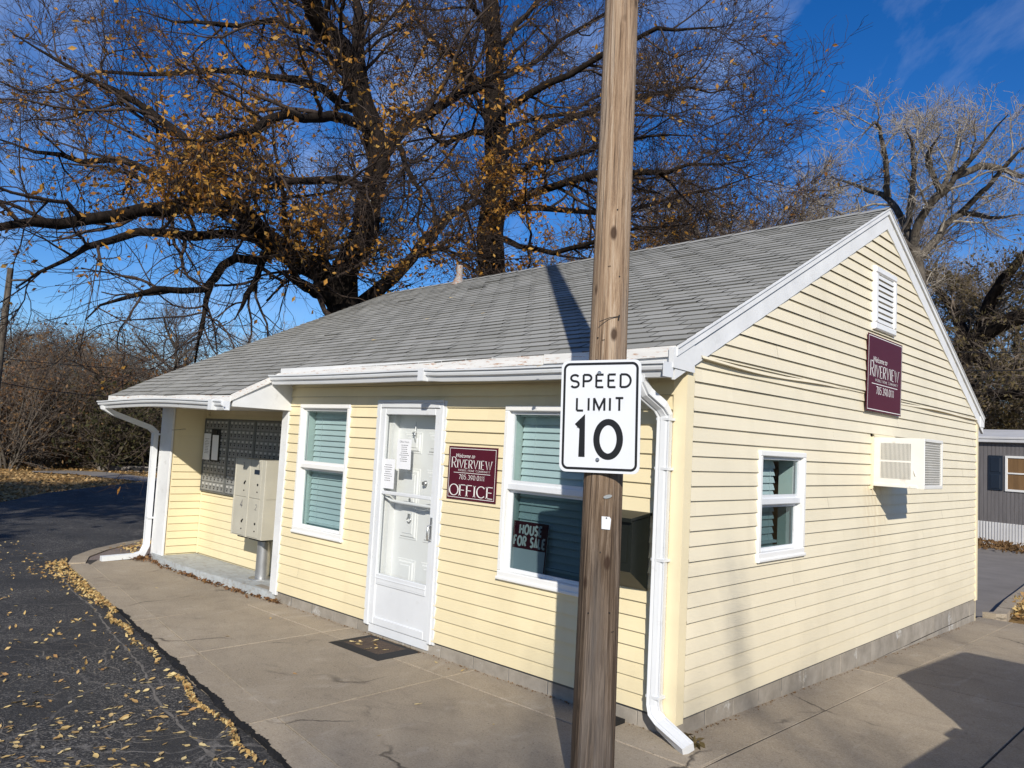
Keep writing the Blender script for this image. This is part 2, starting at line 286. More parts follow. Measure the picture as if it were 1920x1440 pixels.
# ------------------------------------------------------------------ mesh helpers
def nrm(v): v = np.asarray(v, float); return v/np.linalg.norm(v)
class Fr:
    """a frame: origin, right, up, outward"""
    def __init__(s, o, u, v=(0, 0, 1)):
        s.o = np.array(o, float); s.u = nrm(u); s.v = nrm(v); s.n = np.cross(s.u, s.v)
    def p(s, a, b, c=0): return s.o + a*s.u + b*s.v + c*s.n
FRONT = Fr((0, 0, 0), (1, 0, 0)); GABLE = Fr((0, 0, 0), (0, 1, 0))        # n = -Y, +X
class MB:
    def __init__(s): s.v = []; s.f = []; s.mi = []; s.sm = []; s.cur = 0
    def add(s, vs, fs, smooth=False):
        b = len(s.v); s.v += [tuple(map(float, x)) for x in vs]
        for f in fs: s.f.append(tuple(b+i for i in f)); s.mi.append(s.cur); s.sm.append(smooth)
    def quad(s, *p): s.add(p, [tuple(range(len(p)))])
    def box(s, fr, a0, a1, b0, b1, c0, c1):
        P = [fr.p(a, b, c) for c in (c0, c1) for b in (b0, b1) for a in (a0, a1)]
        s.add(P, [(0, 2, 3, 1), (4, 5, 7, 6), (0, 1, 5, 4), (2, 6, 7, 3), (0, 4, 6, 2), (1, 3, 7, 5)])
    def wbox(s, x0, x1, y0, y1, z0, z1): s.box(Fr((0, 0, 0), (1, 0, 0)), x0, x1, z0, z1, -y1, -y0)
    def bbox(s, fr, a0, a1, b0, b1, c0, c1, e=.004):
        """box with chamfered front edges"""
        P = [fr.p(a, b, c0) for b in (b0, b1) for a in (a0, a1)] + [fr.p(a, b, c1-e) for b in (b0, b1) for a in (a0, a1)] + \
            [fr.p(a, b, c1) for b in (b0+e, b1-e) for a in (a0+e, a1-e)]
        s.add(P, [(0, 2, 3, 1), (0, 1, 5, 4), (2, 6, 7, 3), (0, 4, 6, 2), (1, 3, 7, 5),
                  (4, 5, 9, 8), (6, 10, 11, 7), (4, 8, 10, 6), (5, 7, 11, 9), (8, 9, 11, 10)])
    def prism(s, pts, d):
        """polygon (3-D points) extruded by vector d"""
        n = len(pts); d = np.array(d, float); P = [np.array(p, float) for p in pts]; P += [p+d for p in P]
        s.add(P, [tuple(range(n))[::-1], tuple(range(n, 2*n))] + [(i, (i+1) % n, n+(i+1) % n, n+i) for i in range(n)])
    def tube(s, pts, rad, n=8, caps=True, smooth=True, sx=1.0):
        pts = [np.array(p, float) for p in pts]; k = len(pts)
        if not hasattr(rad, '__len__'): rad = [rad]*k
        vs = []; ref = None
        for i in range(k):
            t_ = nrm(pts[min(i+1, k-1)]-pts[max(i-1, 0)])
            if ref is None: ref = np.array([1., 0, 0]) if abs(t_[0]) < .9 else np.array([0, 1., 0])
            a = nrm(np.cross(t_, ref)); b = np.cross(t_, a); ref = np.cross(a, t_)
            for j in range(n):
                q = 2*math.pi*j/n; vs.append(pts[i]+rad[i]*(math.cos(q)*a*sx+math.sin(q)*b))
        fs = [(i*n+j, i*n+(j+1) % n, (i+1)*n+(j+1) % n, (i+1)*n+j) for i in range(k-1) for j in range(n)]
        s.add(vs, fs, smooth)
        if caps: s.add(vs[:n], [tuple(range(n))[::-1]]); s.add(vs[-n:], [tuple(range(n))])
    def rtube(s, pts, w_, d_, wdir):
        """rectangular pipe along a path; w_ along wdir"""
        pts = [np.array(p, float) for p in pts]; wd = nrm(wdir); vs = []; k = len(pts)
        for i in range(k):
            t0 = nrm(pts[i]-pts[i-1]) if i else nrm(pts[1]-pts[0]); t1 = nrm(pts[i+1]-pts[i]) if i < k-1 else t0
            t_ = nrm(t0+t1); a = nrm(wd-(wd@t_)*t_); b = np.cross(t_, a); m_ = 1/max(.5, abs(t_@t0))
            q = [(-1, -1), (-.82, -1), (-.7, -.86), (-.5, -.86), (-.4, -1), (.4, -1), (.5, -.86), (.7, -.86), (.82, -1), (1, -1), (1, 1), (-1, 1)]
            for x, y in q: vs.append(pts[i]+a*x*w_/2-b*y*d_/2*m_)
        n = 12
        fs = [(i*n+j, i*n+(j+1) % n, (i+1)*n+(j+1) % n, (i+1)*n+j) for i in range(k-1) for j in range(n)]
        s.add(vs, fs)
        s.add(vs[:n], [tuple(range(n))[::-1]])
        s.add([p for p in vs[-n:]], [tuple(range(n))])
    def ribbon(s, fr, pts, wid, c=0.0):
        """flat stroke in a frame's plane; wid a number or function of direction"""
        P = np.array(pts, float); keep = [0]+[i for i in range(1, len(P)) if np.hypot(*(P[i]-P[i-1])) > 1e-6]; P = P[keep]; k = len(P)
        if k < 2: return
        clo = np.hypot(*(P[0]-P[-1])) < 1e-5 and k > 3
        L = []; Rr = []
        for i in range(k):
            d0 = P[i]-P[i-1] if i else (P[0]-P[-2] if clo else P[1]-P[0]); d1 = P[i+1]-P[i] if i < k-1 else (P[1]-P[0] if clo else d0)
            d0 = d0/np.hypot(*d0); d1 = d1/np.hypot(*d1); t_ = d0+d1; l = np.hypot(*t_); t_ = t_/l if l > .05 else d1
            nn = np.array([-t_[1], t_[0]]); m_ = 1/max(.45, abs(nn@np.array([-d0[1], d0[0]])))
            h = (wid(t_) if callable(wid) else wid)/2*m_
            L.append(fr.p(*(P[i]+nn*h), c)); Rr.append(fr.p(*(P[i]-nn*h), c))
        s.add(L+Rr, [(k+i, k+i+1, i+1, i) for i in range(k-1)])
    def build(s, name, mats, parent=None, base=None):
        me = bpy.data.meshes.new(name)
        off = np.zeros(3)
        if parent is not None:
            q = parent
            while q is not None: off = off+np.array(q.location); q = q.parent
        elif base is not None: off = np.array(base, float)
        me.from_pydata([tuple(np.array(x)-off) for x in s.v], [], s.f)
        if isinstance(mats, str): mats = [mats]
        for m in mats: me.materials.append(MATS[m])
        me.polygons.foreach_set('material_index', s.mi); me.polygons.foreach_set('use_smooth', s.sm); me.update()
        o = bpy.data.objects.new(name, me); COL.objects.link(o)
        if parent is not None: o.parent = parent
        elif base is not None: o.location = base
        return o
def thing(name, label, cat, loc=(0, 0, 0), group=None):
    o = bpy.data.objects.new(name, None); COL.objects.link(o); o.location = loc; o.empty_display_size = .1
    return tag(o, label, cat, group)
def tag(o, label=None, cat=None, group=None, kind=None):
    for k, v in (('label', label), ('category', cat), ('group', group), ('kind', kind)):
        if v: o[k] = v
    return o
def struct(o): o['kind'] = 'structure'; return o
def copy_tree(o, parent=None):
    c = o.copy(); COL.objects.link(c)
    if parent is not None: c.parent = parent
    for ch in o.children: copy_tree(ch, c)
    return c

# ------------------------------------------------------------------ lettering
def arc(cx, cy, rx, ry, a0, a1, n=14):
    return [(cx+rx*math.cos(R(a0+(a1-a0)*i/n)), cy+ry*math.sin(R(a0+(a1-a0)*i/n))) for i in range(n+1)]
def glyph(ch, w):
    """centre-line strokes of a capital or digit in a box w wide, 1 high"""
    if ch == 'S': return [arc(w/2, .75, w/2, .25, 28, 270)+arc(w/2, .25, w/2, .25, 90, -152)[1:]]
    if ch in 'PRB':
        g = [[(0, 0), (0, 1)], [(0, 1), (w*.5, 1)]+arc(w*.5, .745, w*.48, .255, 90, -90)[1:]+[(0, .49)]]
        if ch == 'R': g.append([(w*.42, .49), (w*1.02, 0)])
        if ch == 'B': g[1] = [(0, 1), (w*.5, 1)]+arc(w*.5, .755, w*.4, .245, 90, -90)[1:]+[(0, .51)]; g.append([(w*.5, .51)]+arc(w*.5, .255, w*.5, .255, 90, -90)[1:]+[(0, 0)])
        return g
    if ch == 'E': return [[(0, 0), (0, 1)], [(0, 1), (w, 1)], [(0, .52), (w*.82, .52)], [(0, 0), (w, 0)]]
    if ch == 'F': return [[(0, 0), (0, 1)], [(0, 1), (w, 1)], [(0, .52), (w*.82, .52)]]
    if ch == 'D': return [[(0, 0), (0, 1)], [(0, 1), (w*.42, 1)]+arc(w*.42, .5, w*.58, .5, 90, -90)[1:]+[(0, 0)]]
    if ch == 'L': return [[(0, 1), (0, 0)], [(0, 0), (w, 0)]]
    if ch == 'I': return [[(w/2, 0), (w/2, 1)]]
    if ch == 'M': return [[(0, 0), (0, 1)], [(0, 1), (w/2, .12), (w, 1)], [(w, 1), (w, 0)]]
    if ch == 'N': return [[(0, 0), (0, 1)], [(0, 1), (w, 0)], [(w, 0), (w, 1)]]
    if ch == 'T': return [[(0, 1), (w, 1)], [(w/2, 1), (w/2, 0)]]
    if ch == 'V': return [[(0, 1), (w/2, 0), (w, 1)]]
    if ch == 'W': return [[(0, 1), (w*.28, 0), (w*.5, .95), (w*.72, 0), (w, 1)]]
    if ch in 'O0': return [arc(w/2, .5, w/2, .5, 90, 450, 28)]
    if ch == 'C': return [arc(w*.52, .5, w*.52, .5, 42, 318, 22)]
    if ch == 'H': return [[(0, 0), (0, 1)], [(w, 0), (w, 1)], [(0, .5), (w, .5)]]
    if ch == 'U': return [[(0, 1), (0, .32)]+arc(w/2, .32, w/2, .32, 180, 360)[1:]+[(w, 1)]]
    if ch == 'Y': return [[(0, 1), (w/2, .48), (w, 1)], [(w/2, .48), (w/2, 0)]]
    if ch == 'A': return [[(0, 0), (w/2, 1), (w, 0)], [(w*.2, .36), (w*.8, .36)]]
    if ch == '1': return [[(w*.1, .78), (w*.55, 1), (w*.55, 0)]]
    if ch == '7': return [[(0, 1), (w, 1), (w*.35, 0)]]
    if ch == '8': return [arc(w/2, .75, w*.42, .25, 90, 450, 20), arc(w/2, .26, w/2, .26, 90, 450, 20)]
    if ch == '5': return [[(w*.9, 1), (w*.18, 1), (w*.1, .54)]+arc(w*.45, .32, w*.5, .31, 120, -150)]
    if ch == '3': return [arc(w*.45, .76, w*.42, .24, 150, -80)+arc(w*.45, .27, w*.5, .26, 80, -150)]
    if ch == '9': return [arc(w/2, .68, w/2, .31, 0, 360, 20), [(w, .68), (w*.9, .3), (w*.35, 0)]]
    if ch == '2': return [arc(w/2, .72, w*.5, .28, 160, -20)+[(0, 0), (w, 0)]]
    if ch == '4': return [[(w*.75, 0), (w*.75, 1), (0, .3), (w, .3)]]
    if ch == '.': return [[(w/2-.03, .05), (w/2+.05, .05)]]
    return []
WID = {'I': .12, '.': .1, 'M': .8, 'W': 1.15, 'O': .82, 'C': .74, 'V': .76, 'N': .74, 'E': .5, 'F': .48, 'L': .5, 'R': .6, '1': .3, 'D': .68, 'H': .7, 'U': .68}
def write(mb, fr, text, x0, y0, h, width=None, stroke=.13, thin=None, gap=.2, c=.001, wmul=1.0, cap_first=1.0, dw=.58):
    """stroke lettering; thin < stroke gives a serif roman hand"""
    ws = [WID.get(ch, dw)*wmul if ch != ' ' else .4 for ch in text]
    hs_ = [cap_first if i == 0 or (i and text[i-1] == ' ') else 1.0 for i in range(len(text))]
    tot = sum(a*b for a, b in zip(ws, hs_))+gap*(len(text)-1)
    sx = (width/(tot*h)) if width else 1.0
    x = x0
    for ch, wd, hh in zip(text, ws, hs_):
        H = h*hh
        for st in glyph(ch, wd):
            P = [(x+a*H*sx, y0+b*H) for a, b in st]
            if thin is None: mb.ribbon(fr, P, stroke*h, c)
            else:
                mb.ribbon(fr, P, (lambda d: h*(thin+(stroke-thin)*abs(d[1])**1.3*(1.0 if d[0]*d[1] <= .1 else .55))), c)
                for (a, b), (a2, b2) in ((P[0], P[1]), (P[-1], P[-2])):
                    if (abs(b-y0) < 1e-4 or abs(b-y0-H) < 1e-4) and abs(b2-b) > abs(a2-a)*.8:
                        yy = b+(thin*h/2 if abs(b-y0) < 1e-4 else -thin*h/2)
                        mb.ribbon(fr, [(a-stroke*h*1.0, yy), (a+stroke*h*1.0, yy)], thin*h, c)
        x += (wd*hh+gap)*h*sx
def typed(text, fr, x, y, size, name, mat, parent, shear=0.0, c=.001, align='LEFT', space=1.0):
    cu = bpy.data.curves.new(name, 'FONT'); cu.body = text; cu.size = size; cu.shear = shear; cu.align_x = align; cu.space_line = space; cu.resolution_u = 3
    tmp = bpy.data.objects.new(name, cu); COL.objects.link(tmp)
    dg = bpy.context.evaluated_depsgraph_get(); me0 = bpy.data.meshes.new_from_object(tmp.evaluated_get(dg))
    mb = MB(); mb.add([fr.p(x+v.co.x, y+v.co.y, c) for v in me0.vertices], [tuple(p.vertices) for p in me0.polygons])
    bpy.data.objects.remove(tmp); bpy.data.curves.remove(cu); bpy.data.meshes.remove(me0)
    return mb.build(name, mat, parent)

# ================================================================== the ground
def ss(t): t = min(1, max(0, t)); return t*t*(3-2*t)
def hz(x, y): return -.1-.0255*min(max(y, 0), 7.8)
def zg(x, y): return -.215-.16*ss(y/9)*ss((x+10)/4)
mb = MB()
gx = [-600, -250, -120, -80, -60, -45, -36, -30, -26, -23, -20, -18, -16, -14, -12, -11, -10, -9, -8, -7, -6, -4, -2, 0, 2, 4, 6, 9, 14, 20, 30, 60, 150, 600]
gy = [-600, -200, -80, -40, -25, -15, -8, -4, -2, 0, 1, 2, 3, 4, 5, 6, 7, 8, 9, 12, 16, 20, 25, 30, 36, 45, 60, 90, 150, 300, 700]
P = [(x, y, zg(x, y)+(.03*math.sin(x*1.7)*math.sin(y*1.3+x) if x < -17 else 0)) for y in gy for x in gx]; n = len(gx)
mb.add(P, [(j*n+i, j*n+i+1, (j+1)*n+i+1, (j+1)*n+i) for j in range(len(gy)-1) for i in range(n-1)], True)
struct(mb.build('ground', 'litter'))
def yk(x): return -2.09-.148*(x+1.2)                           # kerb line
kerb_end = [(-8.43, -1.02), (-8.95, -.80), (-9.5, -.36), (-10.05, .24), (-10.45, .8), (-10.6, 1.7), (-10.3, 3.0), (-9.6, 4.4), (-9.0, 6)]
def gp(px, py, z):
    d = FWD+(px-960)/FPX*RIGHT-(py-720)/FPX*UP; return CAM+d*(z-CAM[2])/d[2]
road = [(-15, -60), (-15.6, -5), (-17.2, .3), (-18.2, .95), (-19.6, 1.9), (-21.4, 3.6), (-23.6, 5.8), (-27, 12), (-31, 40), (-9, 40)] + kerb_end[::-1] + \
       [(x, yk(x)+(.012*math.sin(9*x)+.015*math.sin(3.3*x+1))*(1 if x > -8 else 0)) for x in np.arange(-8.2, 4, .12)] + [(4, -2.85), (40, -8), (60, -60)]
mb = MB(); c = len(road); mb.add([(x, y, -.128) for x, y in road], [tuple(range(c))]); o = struct(mb.build('road', 'asphalt'))
mb = MB()                                                       # tar seal along the kerb
xs = np.arange(-5.6, 1.6, .018); wv = [.075+.05*math.sin(x*5.1)+.03*math.sin(x*13+1)+.02*math.sin(x*31)+rng.normal(0, .03) for x in xs]; jt = rng.normal(0, .006, len(xs))
wv = [max(.006, .22*q*min(1, (x+5.6)*.8)) for q, x in zip(wv, xs)]
c = len(xs); mb.add([(x, yk(x)+.008+.012*math.sin(x*7)+.008*math.sin(x*23)+j_, -.0955) for x, j_ in zip(xs, jt)]+[(x, yk(x)+.0-.004, -.0955) for x in xs]+[(x, yk(x)-q, -.1225) for x, q in zip(xs, wv)],
       [(k*c+c+i, k*c+c+i+1, k*c+i+1, k*c+i) for k in (0, 1) for i in range(c-1)])
struct(mb.build('road_edge', 'tar'))
mb = MB()
pp = [(60, 884), (130, 883), (200, 886), (290, 897), (340, 903)], [(340, 914), (290, 906), (200, 897), (140, 890), (60, 886)]
P = [gp(x, y, -.205)+np.array([0, 0, .02]) for x, y in pp[0]+pp[1]]; mb.add(P, [tuple(range(len(P)))])
struct(mb.build('path', 'path_grey'))

def slab(mb, pts, g=.006, th=.12):
    """a concrete slab: outline shrunk by g, top on the pad's slope"""
    cx = sum(p[0] for p in pts)/len(pts); cy = sum(p[1] for p in pts)/len(pts)
    q = [(x-g*np.sign(x-cx), y-g*np.sign(y-cy)) for x, y in pts]
    top = [np.array((x, y, hz(x, y))) for x, y in q]; inn = [p+np.array((-.003*np.sign(p[0]-cx), -.003*np.sign(p[1]-cy), 0)) for p in top]
    top = [p-np.array((0, 0, .004)) for p in top]; n = len(q)
    mb.add(inn+top+[p-np.array((0, 0, th)) for p in top], [tuple(range(n))]+[(n+i, n+(i+1) % n, (i+1) % n, i) for i in range(n)]+[(2*n+i, 2*n+(i+1) % n, n+(i+1) % n, n+i) for i in range(n)])
KW = .22
ys = lambda x: yk(x)+KW
mb = MB()
slab(mb, [(-8.9, ys(-8.9)+.35), (-8.2, ys(-8.2)), (-4.9, ys(-4.9)), (-5.02, .05), (-8.6, .05)])
for xa, xb in ((-4.9, -3.57), (-3.57, -1.86), (-1.86, .35)):
    x2 = -5.02 if xa == -4.9 else xa
    slab(mb, [(xa, ys(xa)), (xb, ys(xb)), (xb, -.33), (x2, -.33)])
    slab(mb, [(x2, -.33), (xb, -.33), (xb, .06), (x2, .06)])
for (xa, xb) in ((.35, 1.47), (1.47, 3.6), (3.6, 7)):
    slab(mb, [(xa, ys(xa)), (xb, ys(xb)), (xb, -.33), (xa, -.33)])
for ya, yb in ((-.33, 3.12), (3.12, 7.9)):
    for xa, xb in ((-.06, .36), (.36, 1.47), (1.47, 3.6), (3.6, 7)):
        slab(mb, [(xa, ya if xa > 0 else max(ya, .06)), (xb, ya), (xb, yb), (xa, yb)])
struct(mb.build('sidewalk', 'concrete'))
mb = MB()
for x0, x1 in ((-8.3, -6.6), (-6.6, -4.9), (-4.9, -3.5), (-3.5, -1.86), (-1.86, .35), (.35, 2.4), (2.4, 5)):
    slab(mb, [(x0, yk(x0)), (x1, yk(x1)), (x1, ys(x1)), (x0, ys(x0))], .003, .16)
k = len(kerb_end); inn = []
for i, (x, y) in enumerate(kerb_end):
    a = np.array(kerb_end[max(i-1, 0)]); b = np.array(kerb_end[min(i+1, k-1)]); d = nrm(b-a); inn.append((x+d[1]*.2, y-d[0]*.2))
for i in range(k-1): slab(mb, [kerb_end[i], inn[i], inn[i+1], kerb_end[i+1]][::-1], .0, .16)
struct(mb.build('kerb', 'concrete'))
mb = MB(); sgx = [(-8.6, -.75), (-8.2, -.98), (.35, -2.25), (4.5, -2.85), (7, -2.9)]
mb.add([(x, y, -.110) for x, y in sgx]+[(7, 0, -.110), (-.1, 0, -.110), (-.1, .1, -.110), (-8.5, .1, -.110)], [tuple(range(9))])
mb.add([(-.1, 0, -.110), (7, 0, -.110), (7, 7.8, hz(0, 7.8)-.010), (-.1, 7.8, hz(0, 7.8)-.010)], [(0, 1, 2, 3)])
struct(mb.build('subgrade', 'dirt_dark'))
mb = MB(); mb.add([(x, y, -.115) for x, y in inn]+[(-8.3, 6, -.115), (-8.3, -.2, -.115)], [tuple(range(len(inn)+2))])
struct(mb.build('gravel_bed', 'gravel'))
mb = MB()                                                       # driveway behind, past the far corner
mb.add([(x, y, z) for x, y, z in ((-9, 10.6, -.345), (-3, 8.25, -.34), (-.05, 8.05, -.335), (.2, 8.4, -.335), (-.22, 11.8, -.34), (-.2, 16.0, -.345), (3, 18.4, -.345), (-12, 21.0, -.345))], [tuple(range(8))])
struct(mb.build('driveway', 'path_grey'))
mb = MB(); ln = [(-.02, 7.95), (.08, 8.1), (-.05, 9.4), (-.18, 11.5), (-.35, 14)]
for a, b in zip(ln, ln[1:]):
    mb.prism([(a[0], a[1], -.36), (a[0]+.16, a[1], -.36), (a[0]+.16, a[1], -.23), (a[0], a[1], -.23)], (b[0]-a[0], b[1]-a[1]-.003, 0))
struct(mb.build('driveway_kerb', 'concrete'))

mb = MB(); rg = np.random.default_rng(40); CF_ = Fr((0, 0, 0), (1, 0, 0), (0, 1, 0))          # weathered cracks in the asphalt
def crack(x, y, a, n, w_, drift=0.0, depth=0):
    pts = [(x, y)]
    for i in range(n):
        a += rg.normal(drift, .42); x += .075*math.cos(a); y += .075*math.sin(a)
        if y > yk(x)-.06: break
        pts.append((x, y))
        if depth < 2 and rg.random() < .13: crack(x, y, a+rg.choice([-1, 1])*rg.uniform(.7, 1.3), int(n*.55), w_*.75, 0, depth+1)
    if len(pts) > 2:
        ws_ = [w_*rg.uniform(.35, 1.5) for _ in pts]; ws_[-1] = .001; P = np.array(pts); T = np.gradient(P, axis=0); T /= np.linalg.norm(T, axis=1)[:, None]; k = len(P)
        A = [(p[0]-t_[1]*q/2, p[1]+t_[0]*q/2, -.1262) for p, t_, q in zip(P, T, ws_)]; Bq = [(p[0]+t_[1]*q/2, p[1]-t_[0]*q/2, -.1262) for p, t_, q in zip(P, T, ws_)]
        mb.add(A+Bq, [(k+i, k+i+1, i+1, i) for i in range(k-1)])
xs = np.arange(-8.2, -1.3, .06); P = [(x, yk(x)-.20-.12*ss((x+5)/3)+.02*math.sin(x*3)+rg.normal(0, .007)) for x in xs]; k = len(P)
mb.add([(x, y+.004+abs(rg.normal(0, .006)), -.1262) for x, y in P]+[(x, y-.003-abs(rg.normal(0, .006)), -.1262) for x, y in P], [(k+i, k+i+1, i+1, i) for i in range(k-1)])
for x, y, a, n in ((-2.4, -2.15, 3.6, 16), (-1.9, -2.25, 3.9, 18), (-2.9, -2.05, 3.4, 16), (-1.4, -2.4, 2.9, 20), (-1.6, -2.7, 3.3, 16), (-2.2, -2.6, .4, 12), (-3.6, -2.3, 2.8, 20), (-1.2, -3.0, 2.6, 18), (-4.6, -2.6, .2, 18), (-2.6, -3.1, 2.9, 16)): crack(x, y, a, n, .009)
struct(mb.build('road_cracks', 'crack_grey'))

# ================================================================== the office
W = 7.484; LX = -8.30; AX = -7.95; TX = -5.03; CO = .1005; Z0 = .016
EAVE = 2.425; PITCHS = .49
B = thing('office_building', 'small cream clapboard office with grey shingle gable roof and white trim', 'building', (-4, 3.7, 0))
def sag(x): return -.055*min(max(-x, 0), 5)/5
def roofz(x, y):
    yy = y if y <= W/2 else W-y
    return EAVE+sag(x)*(1-yy/3.74*.2)+PITCHS*(yy+.2)
def siding(mb, fr, ulim, z0, z1, holes=(), prof=.0165, z_ref=Z0, seed=0, step=.62, amp=1.0):
    rg = np.random.default_rng(seed)
    k0 = math.floor((z0-z_ref)/CO+1e-6); k1 = math.ceil((z1-z_ref)/CO-1e-6)
    for k in range(k0, k1):
        za = z_ref+k*CO; zb = za+CO; lo, hi = max(za, z0), min(zb, z1)
        if hi-lo < 1e-4: continue
        seams = sorted(rg.uniform(-9, 8, 5)); soff = rg.uniform(0, .0016, 6)
        ph = rg.uniform(0, 6, 3)
        wob = lambda u: amp*(.0012*math.sin(u*1.3+ph[0])+.0008*math.sin(u*3.1+ph[1]))
        zwb = lambda u: amp*(.0015*math.sin(u*.9+ph[2]))
        bs = sorted({lo, hi}|{q for h in holes for q in h[2:] if lo < q < hi})
        for b0, b1 in zip(bs, bs[1:]):
            l0, r0 = ulim(b0); l1, r1 = ulim(b1); m = (b0+b1)/2
            segs = [(min(l0, l1), max(r0, r1))]
            for h in holes:
                if h[2] <= m <= h[3]:
                    segs = [q for a, b in segs for q in ((a, min(b, h[0])), (max(a, h[1]), b)) if q[1]-q[0] > 1e-4]
            for a, b in segs:
                cuts = [a]+[x for x in sorted(list(np.arange(math.ceil(a/step)*step, b, step))+[s_ for s_ in seams if a < s_ < b]) if a+.01 < x < b-.01]+[b]
                for c, d in zip(cuts, cuts[1:]):
                    so_ = soff[sum(1 for s_ in seams if s_ < (c+d)/2)]
                    def pt(u, z, zl, e=0):
                        l, r = ulim(z); uu = min(max(u, l), r)
                        t_ = (z-za)/CO
                        return fr.p(uu, z+(zwb(uu) if z in (za, zb) and z0 < z < z1 else 0), prof*(1-t_)+.001+wob(uu)*(1-t_)+so_+e)
                    mb.quad(pt(c, b0, 0), pt(d, b0, 0), pt(d, b1, 1), pt(c, b1, 1))
                    if abs(b0-za) < 1e-6 or b0 == z0:
                        q = [pt(c, b0, 0), pt(d, b0, 0)]; mb.quad(q[0]-fr.n*.0155+fr.v*.006, q[1]-fr.n*.0155+fr.v*.006, q[1], q[0])
def backing(mb, fr, a, b, z0, z1, holes, c=-.006):
    bs = sorted({z0, z1}|{q for h in holes for q in h[2:] if z0 < q < z1})
    for b0, b1 in zip(bs, bs[1:]):
        segs = [(a, b)]
        for h in holes:
            if h[2] <= (b0+b1)/2 <= h[3]: segs = [q for s_, e in segs for q in ((s_, min(e, h[0])), (max(s_, h[1]), e)) if q[1]-q[0] > 1e-4]
        for s_, e in segs: mb.quad(fr.p(s_, b0, c), fr.p(e, b0, c), fr.p(e, b1, c), fr.p(s_, b1, c))
WIN = [(-4.737, -3.81, .69, 2.046), (-1.648, -.722, .675, 2.045)]; DOOR = (-3.344, -2.398, -.014, 2.066); GW = (1.053, 1.89, .957, 1.791)
hol = [(a+.02, b-.02, c+.02, d-.02) for a, b, c, d in WIN+[DOOR]]; gh = [(GW[0]+.02, GW[1]-.02, GW[2]+.02, GW[3]-.02)]
mb = MB(); siding(mb, FRONT, lambda z: (TX+.06, -.075), Z0-.004, 2.36, hol, seed=1)
fw = mb.build('front_wall', 'siding_yellow', B)
mb = MB(); backing(mb, FRONT, TX, 0, -.1, 2.40, hol); mb.build('wall_backing', 'interior_grey', fw)
glim = lambda z: (.078, W-.075) if z < 2.3 else ((max(.078, (z-EAVE+.02)/PITCHS-.2+.0), min(W-.075, W-((z-EAVE+.02)/PITCHS-.2))))
SEAM = 2.405
mb = MB(); siding(mb, GABLE, glim, Z0-.004, SEAM, gh, seed=4)
gwall = mb.build('gable_wall', 'siding_cream', B)
mb = MB(); backing(mb, GABLE, 0, W, -.1, 2.42, gh)
mb.quad((-.006, -.02, 2.42), (-.006, W+.02, 2.42), (-.006, W/2, 4.33))
mb.build('wall_backing', 'interior_grey', gwall)
mb = MB()                                                       # upper gable siding, lapping proud of the wall below
G2 = Fr((.012, 0, 0), (0, 1, 0)); siding(mb, G2, glim, SEAM, 4.36, seed=9)
gb = mb.build('gable_end', 'siding_cream', B)
mb = MB(); us = np.linspace(.12, W-.12, 60)                     # its warped bottom trim
lipz = [SEAM-.012-.020*math.sin(2.2*u/W*3.1+.3)**2-.012*math.sin(u*2.1) for u in us]; lipc = [.030+.016*math.sin(u*1.1+1)+.008*math.sin(u*3.7) for u in us]
for i in range(len(us)-1):
    q = [GABLE.p(us[i+j], lipz[i+j]+dz, lipc[i+j]*f) for dz, f in ((0, 1), (.020, .7)) for j in (0, 1)]
    mb.quad(q[0], q[1], q[3], q[2]); mb.quad(GABLE.p(us[i], lipz[i], .004), GABLE.p(us[i+1], lipz[i+1], .004), q[1], q[0])
mb.build('starter_trim', 'siding_cream', gb)
# back and end walls
mb = MB(); mb.quad((0, W, -.4), (LX, W, -.4), (LX, W, 2.42), (0, W, 2.42)); mb.quad((LX, W, -.4), (LX, 0, -.4), (LX, 0, 2.3), (LX, W/2, 4.22), (LX, W, 2.42))
BK = Fr((0, W, 0), (-1, 0, 0)); siding(mb, BK, lambda z: (.05, 8.25), Z0, 2.4, seed=6); EN = Fr((LX, W, 0), (0, -1, 0))
siding(mb, EN, lambda z: (.05, W-.05) if z < 2.4 else (max(.05, (z-2.4)/PITCHS), min(W-.05, W-(z-2.4)/PITCHS)), Z0, 4.1, seed=7)
mb.build('rear_wall', 'siding_yellow', B)
# corner posts
mb = MB()
mb.prism([(x, y, -.018) for x, y in ((-.092, .0), (-.092, -.013), (-.083, -.0185), (.0185, -.0185), (.0185, .073), (.014, .082), (.0, .082), (.0, .0))], (0, 0, 2.345))
mb.build('corner_post', 'trim_yellow', B)
mb = MB(); mb.bbox(GABLE, W-.07, W+.018, -.018, 2.36, -.004, .0185, .005); mb.box(GABLE, W-.08, W-.07, -.018, 2.36, -.004, .014); mb.build('corner_post', 'trim_yellow', B)
# foundation of concrete blocks
mb = MB(); rg = np.random.default_rng(3)
mb.cur = 1; mb.box(GABLE, .012, W-.02, -.6, -.006, -.2, -.0085); mb.box(FRONT, TX, -.012, -.5, -.006, -.2, -.012); mb.cur = 0
for r_, zt in ((0, -.004), (1, -.2)):
    for fr, L0, L1 in ((GABLE, -.004, W-.01), (FRONT, LX+.01, 0.004)):
        u = L0
        while u < L1-.02:
            e = min(L1, u+(.4 if u > L0 or r_ == 0 else .2)); t_ = rg.uniform(-.003, .003)
            zl = zt-.192+rg.uniform(-.003, .003); c1 = -.003+t_
            if fr is FRONT and u < TX-.5: u = e; continue
            mb.bbox(fr, u+.0025, e-.0025, zl+.004, zt-rg.uniform(0, .003), -.1, c1, .003); u = e
mb.build('foundation', ['block', 'dirt_dark'], B)

